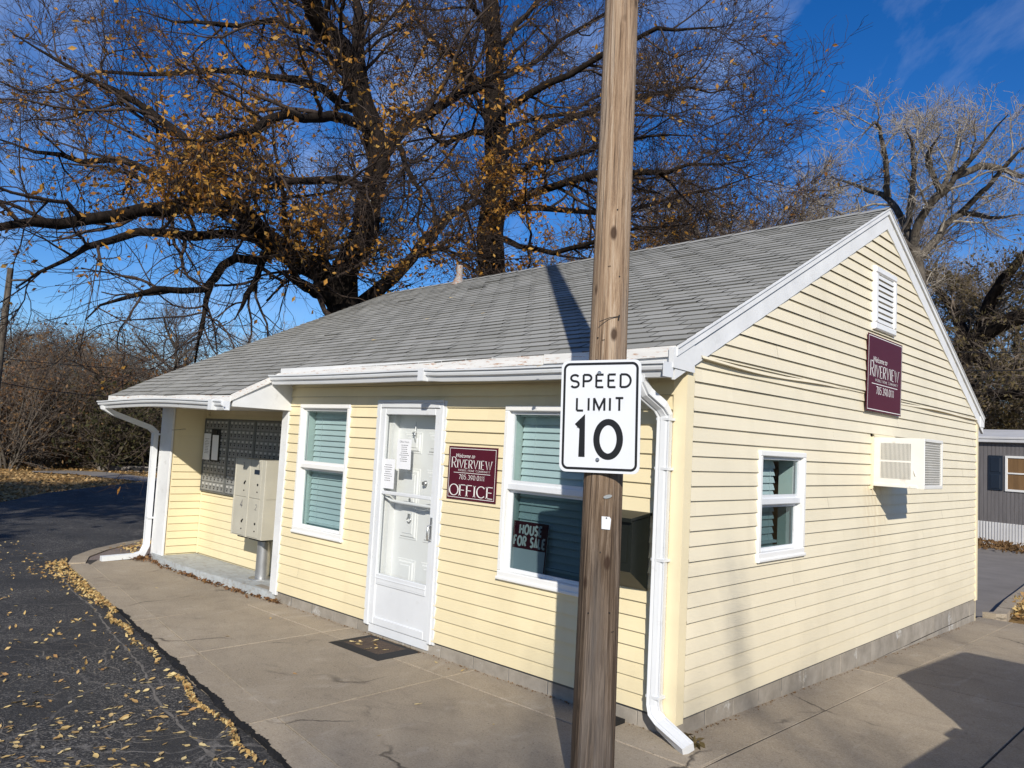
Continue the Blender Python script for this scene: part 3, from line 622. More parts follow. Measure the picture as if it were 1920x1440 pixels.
# --- mailbox alcove
AB = .455
mb = MB(); ALF = Fr((0, AB, 0), (1, 0, 0)); ALL = Fr((AX, 0, 0), (0, 1, 0)); ALR = Fr((TX-.07, AB, 0), (0, -1, 0))
siding(mb, ALL, lambda z: (.01, AB-.012), Z0-.004, 2.0, seed=21); siding(mb, ALF, lambda z: (AX+.015, TX-.07), Z0-.004, .82, seed=22)
siding(mb, ALF, lambda z: (AX+.03, TX-.07), 1.885, 2.0, seed=23); siding(mb, ALR, lambda z: (.01, AB), Z0, 2.0, seed=24)
mb.quad((AX, AB+.01, -.1), (TX, AB+.01, -.1), (TX, AB+.01, 2.1), (AX, AB+.01, 2.1))
mb.wbox(LX+.005, AX-.004, .004, AB, -.1, 2.0); mb.wbox(TX-.062, TX-.002, .01, AB, -.1, 2.0)
mb.bbox(ALF, AX+.012, AX+.045, 0, .82, .002, .018); mb.bbox(ALF, AX+.012, TX-.08, .815, .845, .002, .02); mb.bbox(ALF, AX+.012, AX+.04, 1.87, 2.0, .002, .018); mb.bbox(ALF, AX+.04, TX-.08, 1.868, 1.89, .002, .018)
alc = mb.build('alcove_wall', 'siding_yellow', B)
mb = MB(); mb.bbox(FRONT, LX-.01, AX+.012, -.03, 2.0, .004, .03); mb.build('alcove_post', 'white_wood', B)
mb = MB(); mb.bbox(FRONT, TX-.072, TX+.062, -.03, 2.3, -.002, .026); mb.build('alcove_post', 'white_wood', B)
mb = MB(); e = [(LX+.03, -.03), (-7.9, -.10), (-7.3, -.125), (-6.6, -.11), (-5.9, -.06), (TX-.0, -.03), (TX, AB), (LX+.03, AB)]
mb.prism([(x, y, -.2) for x, y in e], (0, 0, .192)); mb.build('alcove_floor', 'step_paint', B)
mb = MB(); mb.wbox(LX-.02, -4.97, -.70, AB, 1.985, 1.998); mb.wbox(-4.97, 0.0, -.195, 0, 2.345, 2.36); mb.build('soffit', 'white_wood', B)
mb = MB(); T = [(-.70, 1.975), (-.70, 2.045), (-.22, 2.335), (.0, 2.345), (.0, 1.975)]
mb.prism([(-4.975+.03*(-y), y, z) for y, z in T], (.022, 0, 0)); mb.build('eave_return', 'white_wood', B)
# --- roof
mb = MB()
XL, XR = LX-.06, .04
def strip(x): return -.70 if x < -4.94 else -.2
eL = 2.095
RZ = lambda x: EAVE+PITCHS*(W/2+.2)-.085*min(max(-x, 0), 8.4)/8.4
def rp_(x, s):   # s = distance up the slope fraction 0..1 on the main plane
    return np.array((x, -.2+(W/2+.2)*s, (EAVE+sag(x))*(1-s)+RZ(x)*s))
deck = MB()
for i in range(14):
    a, b = XL+(XR-XL)*i/14, XL+(XR-XL)*(i+1)/14
    deck.quad(rp_(a, 0), rp_(b, 0), rp_(b, 1), rp_(a, 1))
    deck.quad((b, W+.2, EAVE+sag(b)), (a, W+.2, EAVE+sag(a)), rp_(a, 1), rp_(b, 1))
deck.quad((XL, -.72, eL), (-4.93, -.72, eL-.008), rp_(-4.96, 0), rp_(XL, 0))
roof = deck.build('roof', 'shingle_edge', B)
rg = np.random.default_rng(8); N = 35
def course(pf, i, x0, x1, up, off):
    x = x0-off % .305
    while x < x1:
        a, b = max(x0, x+.005), min(x1, x+.300); x += .305
        if b-a < .02: continue
        lift = .008+rg.uniform(0, .006)+(rg.random() < .03)*.006; jz = rg.uniform(-.003, .003)
        p = [pf(a, 0)+up*(lift), pf(b, 0)+up*(lift+rg.uniform(-.001, .001)), pf(b, 1)+up*.002, pf(a, 1)+up*.002]
        d = nrm(p[3]-p[0])*jz; p[0] = p[0]+d; p[1] = p[1]+d
        mb.cur = 0; mb.quad(*p); mb.cur = 1; mb.quad(pf(a, 0), pf(b, 0), p[1], p[0]); mb.cur = 0
upv = nrm((0, -PITCHS, 1))
for i in range(N):
    s0, s1 = i/N, (i+1.0)/N
    wv_ = lambda x, i=i: .0016*math.sin(x*1.1+i*.3)+.001*math.sin(x*2.7+i)
    course(lambda x, t_: rp_(x, (s0 if t_ == 0 else s1)+wv_(x)), i, XL, XR, upv, i*.1016)
up2 = nrm((0, -.55, 1))
for i in range(5):
    pe = lambda x, q: np.array((x, -.72, eL))*(1-q)+rp_(x, 0)*q
    course(lambda x, t_: pe(x, (i+t_)/5), i, XL, -4.94, up2, i*.1016+.07)
mb.build('shingles', ['shingle', 'shingle_edge'], roof)
mb = MB()                                                       # ridge caps
for i in range(29):
    a, b = XL+(XR-XL)*i/29, XL+(XR-XL)*(i+1)/29+.02
    for sg in (-1, 1):
        mb.quad(*[np.array((x, W/2+sg*q, RZ(x)-q*PITCHS+.010+dz)) for x, q, dz in ((a, 0, .0), (b, 0, .008), (b, .13, .008), (a, .13, .0))][::sg])
mb.build('ridge_cap', 'shingle', roof)
# rakes on the gable
def rake(mb, y0, y1, z0, z1, d0, d1, x0, x1):
    mb.prism([(x0, y0, z0-d0), (x0, y1, z1-d0), (x0, y1, z1-d1), (x0, y0, z0-d1)], (x1-x0, 0, 0))
PKZ = EAVE+PITCHS*(W/2+.2)
mb = MB(); rake(mb, -.2, W/2, EAVE, PKZ, .075, .215, .004, .034); rake(mb, -.2, W/2, EAVE, PKZ, .012, .062, .004, .050); rake(mb, -.2, W/2, EAVE, PKZ, .0, .010, -.02, .060)
mb.prism([(.004, -.235, EAVE-.012), (.004, .015, EAVE+.075), (.004, .03, 2.275), (.004, -.235, 2.285)], (.038, 0, 0))
mb.build('rake_board', 'white_wood', B)
mb = MB(); rake(mb, W+.2, W/2, EAVE, PKZ, .075, .215, .004, .034); rake(mb, W+.2, W/2, EAVE, PKZ, .012, .062, .004, .050); rake(mb, W+.2, W/2, EAVE, PKZ, .0, .010, -.02, .060)
mb.prism([(.004, W+.22, EAVE-.03), (.004, W+.03, EAVE+.05), (.004, W+.03, 2.30), (.004, W+.22, 2.30)], (.038, 0, 0))
mb.build('rake_board', 'white_wood', B)
mb = MB(); rake(mb, -.2, W/2, EAVE+sag(-8), RZ(-8.3), 0.012, .2, LX-.05, LX-.02); rake(mb, W+.2, W/2, EAVE, RZ(-8.3), 0.012, .2, LX-.05, LX-.02)
mb.build('rake_board', 'white_wood', B)
# drip edges and gutters
def along(mb, prof, x0, x1, y0, zf, n=14):
    xs_ = np.linspace(x0, x1, n); k_ = len(prof); vs = [(x, y0+a, zf(x)+b) for x in xs_ for a, b in prof]
    mb.add(vs, [(i*k_+j, (i+1)*k_+j, (i+1)*k_+(j+1) % k_, i*k_+(j+1) % k_) for i in range(n-1) for j in range(k_)])
    mb.add(vs[:k_], [tuple(range(k_))]); mb.add(vs[-k_:], [tuple(range(k_))[::-1]])
mb = MB(); dr = [(0, 0), (-.012, 0), (-.014, -.07), (0, -.072)]
for a, b, dz in ((-4.93, -3.72, 0), (-3.71, -2.35, .004), (-2.34, -1.1, -.003), (-1.09, .038, .004)):
    along(mb, dr, a, b, -.205, lambda x: EAVE+sag(x)+dz+.004*math.sin(x*3))
mb.build('drip_edge', 'rusty_white', B)
mb = MB(); along(mb, dr, XL, -6.6, -.725, lambda x: eL+.004*math.sin(x*5)); along(mb, dr, -6.59, -4.93, -.727, lambda x: eL-.003+.005*math.sin(x*4))
mb.prism([(-4.93, -.73, eL-.066), (-4.93, -.73, eL+.002), (-4.93, -.2, EAVE+sag(-5)+.004), (-4.93, -.2, EAVE+sag(-5)-.06)], (.014, 0, 0))
mb.build('drip_edge', 'rusty_white', B)
KP = [(0, 0), (0, -.092), (-.058, -.092), (-.066, -.07), (-.070, -.055), (-.092, -.046), (-.097, -.030), (-.097, -.012), (-.112, -.010), (-.112, .004), (-.090, .004), (-.090, -.025), (-.055, -.080), (-.008, -.085), (-.008, 0)]
mb = MB(); gz = lambda x: 2.334+(-.008 if x > -2.36 else 0)+.008*math.sin((x+2.2)*1.1)-(.020*ss((x+2.8)/1.6))
along(mb, KP, -4.92, -2.36, -.222, gz); along(mb, KP, -2.36, .03, -.226, gz)
mb.box(Fr((0, -.224, 0), (1, 0, 0)), -2.40, -2.33, gz(-2.36)-.097, gz(-2.36)+.008, 0, .118); mb.box(Fr((0, -.224, 0), (1, 0, 0)), .028, .034, gz(0)-.092, gz(0)+.003, 0, .112)
mb.build('gutter', 'white_metal', B)
mb = MB(); gl2 = lambda x: 2.035+.016*math.sin((x+7.6)*1.5)-.006*ss(-x-7.5)
along(mb, KP, XL-.07, -5.98, -.745, gl2); along(mb, KP, -5.98, -4.90, -.748, gl2); mb.box(Fr((0, -.746, 0), (1, 0, 0)), -5.15, -5.07, gl2(-5.1)-.098, gl2(-5.1)+.01, -.004, .12)
mb.build('gutter', 'white_metal', B)
mb = MB(); mb.wbox(-4.9, .0, -.2, -.185, 2.25, 2.42); mb.wbox(XL+.02, -4.97, -.712, -.70, 1.97, 2.08); mb.build('fascia', 'white_wood', B)
# downspouts
mb = MB(); X = -.115
mb.rtube([(X-.075, -.27, 2.255), (X-.075, -.268, 2.19), (X-.055, -.225, 2.12), (X-.012, -.105, 2.04), (X, -.068, 1.985), (X, -.066, .10), (X+.015, -.070, .045), (X+.07, -.085, .0), (.20, -.16, -.072)], .088, .064, (1, .25, 0))
for z in (1.95, 1.62, 1.02, .14): mb.box(FRONT, X-.047, X+.052, z, z+.018, .02, .101)
mb.build('downspout', 'white_metal', B)
mb = MB()
mb.rtube([(-8.30, -.80, 1.965), (-8.30, -.795, 1.93), (-8.32, -.68, 1.87), (-8.36, -.16, 1.70), (-8.36, -.085, 1.64), (-8.36, -.075, .08), (-8.365, -.12, -.03), (-8.37, -.22, -.055), (-8.38, -.64, -.066)], .085, .065, (1, 0, 0))
for z in (1.6, .45): mb.box(FRONT, -8.405, -8.30, z, z+.025, .03, .111)
mb.build('downspout', 'white_metal', B)
# --- windows
def window(name, fr, x0, x1, z0, z1, meet, low_glass, tilt=.55, start=.03, blind_lo=0.0, blind_u1=None):
    mb = MB(); e = .058; s_ = .03; m = z0+(z1-z0)*(1-meet)
    for a, b, c, d in ((x0, x1, z1-e*.75, z1), (x0, x1, z0, z0+e), (x0, x0+e*.8, z0+e, z1-e*.75), (x1-e*.8, x1, z0+e, z1-e*.75)):
        mb.bbox(fr, a, b, c, d, -.07, .030, .007)
    mb.bbox(fr, x0-.004, x1+.004, z0-.012, z0+.014, .0, .042, .006)
    fo = mb.build(name, 'white_vinyl', B)
    xa, xb, za, zb = x0+e*.8, x1-e*.8, z0+e, z1-e*.75
    mb = MB(); mb.bbox(fr, xa, xb, m-.026, m+.026, -.05, .008, .006)
    for c0, c1, lo, hi in ((-.032, -.006, m+.026, zb), (-.058, -.034, za, m-.026)):
        mb.box(fr, xa, xa+s_, lo, hi, c0, c1); mb.box(fr, xb-s_, xb, lo, hi, c0, c1); mb.box(fr, xa+s_, xb-s_, hi-s_*.8, hi, c0, c1); mb.box(fr, xa+s_, xb-s_, lo, lo+s_*.8, c0, c1)
    mb.build('sash', 'white_vinyl' if low_glass == 'glass_screen' else 'white_metal', fo)
    g_ = MB(); g_.quad(*[fr.p(a, b, -.018) for a, b in ((xa+s_, m+.026), (xb-s_, m+.026), (xb-s_, zb-.024), (xa+s_, zb-.024))]); g_.build('upper_pane', 'glass_teal', fo)
    g_ = MB(); g_.quad(*[fr.p(a, b, -.045) for a, b in ((xa+s_, za+.024), (xb-s_, za+.024), (xb-s_, m-.05), (xa+s_, m-.05))]); g_.build('lower_pane', low_glass, fo)
    mb = MB()
    for a, b, c, d in ((xa-.01, xa, za, zb), (xb, xb+.01, za, zb), (xa, xb, za-.012, za), (xa, xb, zb, zb+.012)): mb.box(fr, a, b, c, d, -.19, -.071)
    mb.build('reveal', 'reveal', fo)
    mb = MB(); z = zb-start; u0, u1 = xa+.012, (xb-.012 if blind_u1 is None else blind_u1)
    mb.box(fr, u0, u1, zb-.035, zb-.003, -.15, -.10)
    while z > za+.01+blind_lo:
        h = .068; mb.add([fr.p(u0, z, -.159), fr.p(u1, z, -.159), fr.p(u1, z-h*.5, -.144), fr.p(u0, z-h*.5, -.144), fr.p(u1, z-h, -.134), fr.p(u0, z-h, -.134)], [(0, 3, 2, 1), (3, 5, 4, 2)], True)
        z -= .0585
    for u in (u0+(u1-u0)*.18, u0+(u1-u0)*.82): mb.tube([fr.p(u, zb, -.130), fr.p(u, za+.02+blind_lo, -.128)], .0016, 4)
    mb.box(fr, u0, u1, z+.035, z+.055, -.135, -.105)
    mb.build('blind', 'blind', fo)
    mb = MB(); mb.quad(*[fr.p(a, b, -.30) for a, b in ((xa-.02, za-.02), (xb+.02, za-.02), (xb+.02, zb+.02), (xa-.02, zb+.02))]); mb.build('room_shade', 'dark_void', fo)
    return fo
window('window', FRONT, *WIN[0], .48, 'glass_screen')
window('window', FRONT, *WIN[1], .47, 'glass_dark')
window('window', GABLE, *GW, .47, 'glass_dark', blind_u1=GW[0]+.60)
# --- door
x0, x1, z0, z1 = DOOR
mb = MB(); e = .048
for a, b, c, d in ((x0, x0+e, z0, z1), (x1-e, x1, z0, z1), (x0+e, x1-e, z1-e, z1)): mb.bbox(FRONT, a, b, c, d, -.10, .030, .006)
mb.box(FRONT, x0+e, x1-e, z0-.06, z0+.012, -.2, .012)
mb.bbox(FRONT, x0-.03, x0, z0, z1+.02, -.002, .018); mb.bbox(FRONT, x1, x1+.03, z0, z1+.02, -.002, .018); mb.bbox(FRONT, x0, x1, z1, z1+.025, -.002, .034)
door = mb.build('door_frame', 'white_metal', B)
L0, L1, LB, LT = x0+e+.004, x1-e-.004, z0+.016, z1-e-.004
GB, GM, GT = .47, 1.222, 1.955
mb = MB(); sw = .062
for a, b, c, d in ((L0, L0+sw, LB, LT), (L1-sw, L1, LB, LT), (L0+sw, L1-sw, GT, LT), (L0+sw, L1-sw, LB, LB+.07), (L0+sw, L1-sw, .385, GB)): mb.bbox(FRONT, a, b, c, d, -.018, .018, .005)
mb.box(FRONT, L0+sw, L1-sw, LB+.07, .385, -.012, .006); mb.bbox(FRONT, L0+sw, L1-sw, GM-.016, GM+.016, -.014, .014, .004)
mb.bbox(FRONT, L0+sw, L1-sw, .372, .392, .004, .016, .004); mb.bbox(FRONT, L0+sw, L1-sw, .425, .437, .016, .022, .003)
sd = mb.build('storm_door', 'white_metal', door)
g_ = MB(); g_.quad(*[FRONT.p(a, b, 0) for a, b in ((L0+sw, GB), (L1-sw, GB), (L1-sw, GT), (L0+sw, GT))]); g_.build('door_pane', 'glass_clear', door)
mb = MB(); hx = L1-.03
mb.tube([FRONT.p(hx, .86, .02), FRONT.p(hx, .87, .055), FRONT.p(hx, .93, .062), FRONT.p(hx, .985, .055), FRONT.p(hx, .995, .02)], .009, 8); mb.bbox(FRONT, hx-.016, hx+.016, .85, 1.06, .018, .026)
mb.build('door_handle', 'aluminium', door)
mb = MB(); c = -.155
mb.box(FRONT, x0+.02, x1-.02, z0, z1-.03, c-.04, c)
iw0, iw1 = x0+.14, x1-.09
for ca in (0, 1):
    a = iw0+.075+ca*.345; b = a+.255
    for lo, hi in ((.16, .62), (.80, 1.46), (1.60, 1.80)):
        mb.bbox(FRONT, a, b, lo, hi, c-.001, c+.005, .004); mb.bbox(FRONT, a+.018, b-.018, lo+.018, hi-.018, c+.004, c+.016, .012); mb.bbox(FRONT, a+.05, b-.05, lo+.05, hi-.05, c+.015, c+.022, .008)
idr = mb.build('inner_door', 'door_white', door)
mb = MB(); mb.box(FRONT, x0+.02, x0+e+.07, z0, z1-.04, c, -.09); mb.box(FRONT, x1-e-.02, x1-.02, z0, z1-.04, c, -.09); mb.box(FRONT, x0+.02, x1-.02, z1-.09, z1-.02, c, -.10); mb.build('door_jamb', 'door_white', door)
mb = MB(); mb.tube([FRONT.p(iw0+.43, 1.335, c), FRONT.p(iw0+.43, 1.335, c+.03), FRONT.p(iw0+.43, 1.335, c+.034), FRONT.p(iw0+.43, 1.335, c+.05)], [.026, .026, .017, .017], 12); mb.build('deadbolt', 'aluminium', door)
rr = [FRONT.p(iw0+.235+.026*math.cos(q), .985+.026*math.sin(q), c+.03) for q in np.linspace(0, 2*math.pi, 13)]
mb = MB(); mb.tube(rr, .006, 6, False); mb.bbox(FRONT, iw0+.215, iw0+.255, 1.0, 1.04, c+.02, c+.034); mb.build('knocker', 'aluminium', door)
mb = MB(); mb.tube([FRONT.p(iw0+.23, 1.17, c+.022), FRONT.p(iw0+.23, 1.17, c+.032)], .016, 10); mb.build('peephole', 'aluminium', door)
mb = MB(); mb.tube([FRONT.p(iw0+.25, 1.90, c+.02), FRONT.p(iw0+.25, 1.81, c+.03), FRONT.p(iw0+.25, 1.78, c+.03), FRONT.p(iw0+.26, 1.71, c+.03)], [.003, .004, .018, .005], 8)
for dx, dz in ((0, .01), (.017, .0), (-.017, .0), (.012, -.016), (-.012, -.016)): mb.tube([FRONT.p(iw0+.25, 1.79, c+.03), FRONT.p(iw0+.25+dx*1.6, 1.79+dz*1.6, c+.04)], .008, 6)
mb.build('hanging_ornament', 'aluminium', door)
mb = MB(); mb.tube([FRONT.p(L0+.03, 1.20, -.03), FRONT.p(L0+.14, 1.148, -.05), FRONT.p(L0+.3, 1.143, -.05), FRONT.p(L1-.1, 1.14, -.05)], [.008, .014, .016, .016], 8); mb.build('door_closer', 'white_metal', door)
# --- gable vent
mb = MB(); v0, v1, vz0, vz1 = 3.37, 3.985, 3.055, 3.69; e = .07
for a, b, c, d in ((v0, v1, vz1-e, vz1), (v0, v1, vz0, vz0+e), (v0, v0+e, vz0+e, vz1-e), (v1-e, v1, vz0+e, vz1-e)): mb.bbox(GABLE, a, b, c, d, .01, .062, .012)
vent = mb.build('gable_vent', 'white_vinyl', B)
mb = MB()
for i in range(9):
    z = vz0+e+.022+i*(vz1-vz0-2*e)/9
    mb.prism([GABLE.p(v0+e, z-.016, .052), GABLE.p(v0+e, z+.012, .052), GABLE.p(v0+e, z+.045, .022), GABLE.p(v0+e, z+.040, .018)], GABLE.u*(v1-v0-2*e))
mb.build('louver', 'white_vinyl', vent)
mb = MB(); mb.quad(*[GABLE.p(a, b, .020) for a, b in ((v0+.02, vz0+.02), (v1-.02, vz0+.02), (v1-.02, vz1-.02), (v0+.02, vz1-.02))]); mb.build('vent_backing', 'dark_void', vent)
# --- plumbing vent on the roof
mb = MB(); p = np.array((-6.36, 3.62, 4.20)); mb.tube([p, p+np.array((0, 0, .31))], .052, 14); mb.tube([p+np.array((0, 0, .305)), p+np.array((0, 0, .312))], [.042, .042], 12)
mb.tube([p+np.array((0, -.02, -.03)), p+np.array((0, -.01, .06)), p+np.array((0, 0, .12))], [.12, .08, .054], 14)
mb.build('vent_pipe', 'vent_pipe', B)
mb = MB(); mb.box(FRONT, -.53, -.37, -.105, -.075, .02, .16); mb.tube([FRONT.p(-.42, -.08, .1), FRONT.p(-.42, -.03, .1)], .01, 6); mb.build('cleanout_cover', 'rubber', B)

# ================================================================== signs and fittings
def panel(name, label, cat, fr, w_, h_, th, mat, back='aluminium', rad=0.0):
    """a flat sign plate; frame origin at its lower left corner, front at c = 0"""
    t_ = thing(name, label, cat, tuple(fr.p(w_/2, 0, 0)))
    pts = []
    for cx, cy, a0 in ((w_-rad, rad, -90), (w_-rad, h_-rad, 0), (rad, h_-rad, 90), (rad, rad, 180)):
        pts += [(cx+rad*math.cos(R(a0+q)), cy+rad*math.sin(R(a0+q))) for q in (np.linspace(0, 90, 7) if rad else (0,))]
    mb = MB(); mb.prism([fr.p(a, b, -th) for a, b in pts], fr.n*th); mb.build('panel', mat, t_)
    return t_
def rounded(w_, h_, ins, rad):
    q = []
    for cx, cy, a0 in ((w_-ins-rad, ins+rad, -90), (w_-ins-rad, h_-ins-rad, 0), (ins+rad, h_-ins-rad, 90), (ins+rad, ins+rad, 180)):
        q += [(cx+rad*math.cos(R(a0+k)), cy+rad*math.sin(R(a0+k))) for k in np.linspace(0, 90, 8)]
    return q+[q[0]]
# --- utility pole with its speed-limit sign
PB = at(1110, 1440, 4.36); PT = at(1166, 0, 4.40); zb_ = at(1150, 378, 4.37)[2]
def pole_xy(z): q = (z-PB[2])/(PT[2]-PB[2]); return PB[:2]+(PT[:2]-PB[:2])*q
pole = thing('utility_pole', 'weathered round wooden utility pole standing in the concrete in front of the office', 'utility pole', (*pole_xy(-.12), -.12))
mb = MB(); rg = np.random.default_rng(2); zs = list(np.arange(-.25, zb_-.02, .09))+[zb_-.012, zb_, zb_+.004, zb_+.05]+list(np.arange(zb_+.2, 9.2, .25))
NS = 40; vs = []; ph = rg.uniform(0, 6, NS)
for z in zs:
    r_ = .1175-.0058*(z+.1) if z < zb_ else .1000-.0040*(z-zb_)
    x, y = pole_xy(z)
    for j in range(NS):
        q = 2*math.pi*j/NS; rr = r_*(1+.012*math.sin(3*q+z*.7)+.010*math.sin(ph[j]+z*1.1)+.006*math.sin(7*q+z*2)); vs.append((x+rr*math.cos(q), y+rr*math.sin(q), z))
mb.add(vs, [(i*NS+j, i*NS+(j+1) % NS, (i+1)*NS+(j+1) % NS, (i+1)*NS+j) for i in range(len(zs)-1) for j in range(NS)], True); mb.add(vs[-NS:], [tuple(range(NS))])
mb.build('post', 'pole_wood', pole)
def pole_fr(z, px_dir):   # frame on the pole's face, turned px_dir radians from facing the camera
    x, y = pole_xy(z); d = CAM[:2]-np.array((x, y)); a = math.atan2(d[1], d[0])+px_dir; n_ = np.array((math.cos(a), math.sin(a), 0))
    r_ = .1175-.0058*(z+.1)+.0015
    return Fr(np.array((x, y, z))+n_*r_, (-n_[1], n_[0], 0))
f = pole_fr(1.345, .22); mb = MB(); mb.prism([f.p(a, b, .0) for a, b in ((-.024, -.033), (.022, -.036), (.026, .020), (.018, .032), (-.026, .034))], f.n*.003); tg = mb.build('tag_plate', 'sign_white', pole)
mb = MB(); mb.tube([f.p(0, .026, .002), f.p(0, .026, .007)], .004, 8); mb.build('nail', 'rubber', tg)
f = pole_fr(1.485, .25); mb = MB(); mb.prism([f.p(.024*math.cos(q), .010*math.sin(q)+.2*.024*math.cos(q), 0) for q in np.linspace(0, 2*math.pi, 14)[:-1]], f.n*.003); mb.build('tag_plate', 'aluminium', pole)
f = pole_fr(2.47, .28); mb = MB(); mb.tube([f.p(-.09, -.04, .012), f.p(-.03, -.012, .006), f.p(.025, .0, .003)], .0022, 5); mb.tube([f.p(.025, .006, 0), f.p(.022, .0, .01), f.p(.02, -.02, .004)], .004, 6); mb.build('wire_end', 'rubber', pole)
rg = np.random.default_rng(6)
for k in range(12):
    f = pole_fr(rg.uniform(.75, 3.1), rg.uniform(-.8, .8)); mb = MB()
    if k % 3: mb.tube([f.p(0, 0, -.004), f.p(0, 0, .004)], .004, 7)
    else: mb.tube([f.p(-.007, 0, -.002), f.p(-.006, 0, .004), f.p(.006, .002, .004), f.p(.007, .002, -.002)], .0014, 5)
    mb.build('nail' if k % 3 else 'staple', 'rubber', pole)
sc_ = np.array((.179, -1.173, 1.915)); a = R(17.3); SW, SH = .457, .611
u_ = np.array((math.cos(a)*math.cos(.022), math.sin(a)*math.cos(.022), math.sin(.022))); v_ = nrm(np.array((0, 0, 1))-u_*u_[2])
SF = Fr(sc_-u_*SW/2-v_*SH/2, u_, v_)
t_ = panel('speed_limit_sign', 'white metal SPEED LIMIT 10 road sign with black border on the wooden pole', 'road sign', SF, SW, SH, .003, 'sign_white', rad=.038)
mb = MB(); mb.ribbon(SF, rounded(SW, SH, .020, .030), .0135, .0012); mb.build('border', 'print_black', t_)
mb = MB(); write(mb, SF, 'SPEED', .058, SH*.757, SH*.112, .342, .175, gap=.34, c=.0013, dw=.56); write(mb, SF, 'LIMIT', .096, SH*.548, SH*.112, .265, .175, gap=.36, c=.0013)
mb.ribbon(SF, [(.100, SH*.405), (.130, SH*.455), (.130, SH*.135)], .037, .0013)
mb.quad(*[SF.p(x, y, .0014) for x, y in ((.098, SH*.390), (.135, SH*.425), (.135, SH*.470), (.120, SH*.470))][::1])
cx, cy = .280, SH*.296; mb.ribbon(SF, [(cx+.066*math.cos(q), cy+(SH*.152)*math.sin(q)) for q in np.linspace(0, 2*math.pi, 41)], lambda d: .034+.002*abs(d[1]), .0013)
mb.build('lettering', 'print_black', t_)
for z in (SH*.885, SH*.115):
    mb = MB(); mb.tube([SF.p(SW*.49, z, 0), SF.p(SW*.49, z, .006), SF.p(SW*.49, z, .007), SF.p(SW*.49, z, .011)], [.011, .011, .006, .006], 10); mb.build('bolt', 'aluminium', t_)
mb = MB(); mb.box(SF, SW*.40, SW*.60, SH*.08, SH*.92, -.03, -.0035); mb.build('backing_strip', 'aluminium', t_)
# --- office sign and gable sign
def park_sign(name, label, fr, w_, h_, lay, office):
    t_ = panel(name, label, 'sign', fr, w_, h_, .006, 'maroon'); mb = MB()
    mb.ribbon(fr, [(.018, .018), (w_-.018, .018), (w_-.018, h_-.018), (.018, h_-.018), (.018, .018)], .0035*w_/.6+.001, .0012); mb.build('border', 'print_white', t_)
    mb = MB(); y, h, x0, x1 = lay['name']; write(mb, fr, 'RIVERVIEW', x0*w_, y*h_, h*h_, (x1-x0)*w_, .14, .055, .3, .0013, cap_first=1.28)
    y, h, x0, x1 = lay['sub']; write(mb, fr, 'MOBILE HOME COMMUNITY', x0*w_, y*h_, h*h_, (x1-x0)*w_, .15, .07, .3, .0013, cap_first=1.15)
    y, h, x0, x1 = lay['tel']; write(mb, fr, '785.390.0111', x0*w_, y*h_, h*h_, (x1-x0)*w_, .14, .07, .26, .0013)
    y, h, x0, x1 = lay['line']; mb.ribbon(fr, [(x0*w_, y*h_), (x1*w_, y*h_)], .004*w_/.6, .0013)
    if office: y, h, x0, x1 = lay['off']; write(mb, fr, 'OFFICE', x0*w_, y*h_, h*h_, (x1-x0)*w_, .165, .06, .17, .0013)
    mb.build('lettering', 'print_white', t_)
    y, h, x0 = lay['wel']; typed('Welcome to', fr, x0*w_, y*h_, h*h_, 'script_lettering', 'print_white', t_, .45, .0013)
    return t_
park_sign('office_sign', 'square maroon OFFICE sign with white lettering on the wall beside the door', Fr((-2.297, -.026, 1.247), (1, 0, .004)), .592, .448,
          dict(name=(.595, .155, .085, .90), sub=(.535, .035, .23, .865), tel=(.385, .085, .245, .765), line=(.505, 0, .13, .875), off=(.075, .205, .06, .94), wel=(.79, .105, .14)), True)
park_sign('welcome_sign', 'tall maroon Riverview sign high on the gable under the white louvered vent', Fr((.046, 3.197, 2.242), (0, 1, -.004), (0, .03, 1)), 1.0, .755,
          dict(name=(.455, .155, .08, .90), sub=(.395, .034, .22, .875), tel=(.235, .095, .25, .76), line=(.362, 0, .12, .87), wel=(.645, .105, .13)), False)
# --- air conditioner through the gable wall
ac = thing('air_conditioner', 'boxy off-white air conditioner jutting out through the gable wall siding', 'air conditioner', (.24, 3.77, 1.5))
y0, y1, z0, z1, D = 3.475, 4.07, 1.515, 1.992, .486
AF = Fr((0, y0, 0), (1, 0, 0)); AE = Fr((D, 0, 0), (0, 1, 0))
mb = MB(); mb.wbox(-.05, D-.05, y0, y1, z0, z1); mb.bbox(AE, y0, y1, z0, z0+.035, -.05, .0, .004); mb.bbox(AE, y0, y1, z1-.03, z1, -.05, 0, .004); mb.bbox(AE, y0, y0+.028, z0+.035, z1-.03, -.05, 0, .004); mb.bbox(AE, y1-.03, y1, z0+.035, z1-.03, -.05, 0, .004)
body = mb.build('housing', 'ac_white', ac)
mb = MB(); mb.quad(*[AE.p(a, b, -.022) for a, b in ((y0+.028, z0+.035), (y1-.03, z0+.035), (y1-.03, z1-.03), (y0+.028, z1-.03))]); mb.build('coil', 'dark_void', ac)
mb = MB()
for y in np.arange(y0+.05, y1-.06, .034): mb.tube([AE.p(y, z0+.035, -.010), AE.p(y, z1-.03, -.010)], .0020, 4)
for z in np.arange(z0+.055, z1-.05, .023): mb.tube([AE.p(y0+.028, z, -.012), AE.p(y1-.03, z, -.012)], .0030, 4)
mb.build('wire_grille', 'ac_white', ac)
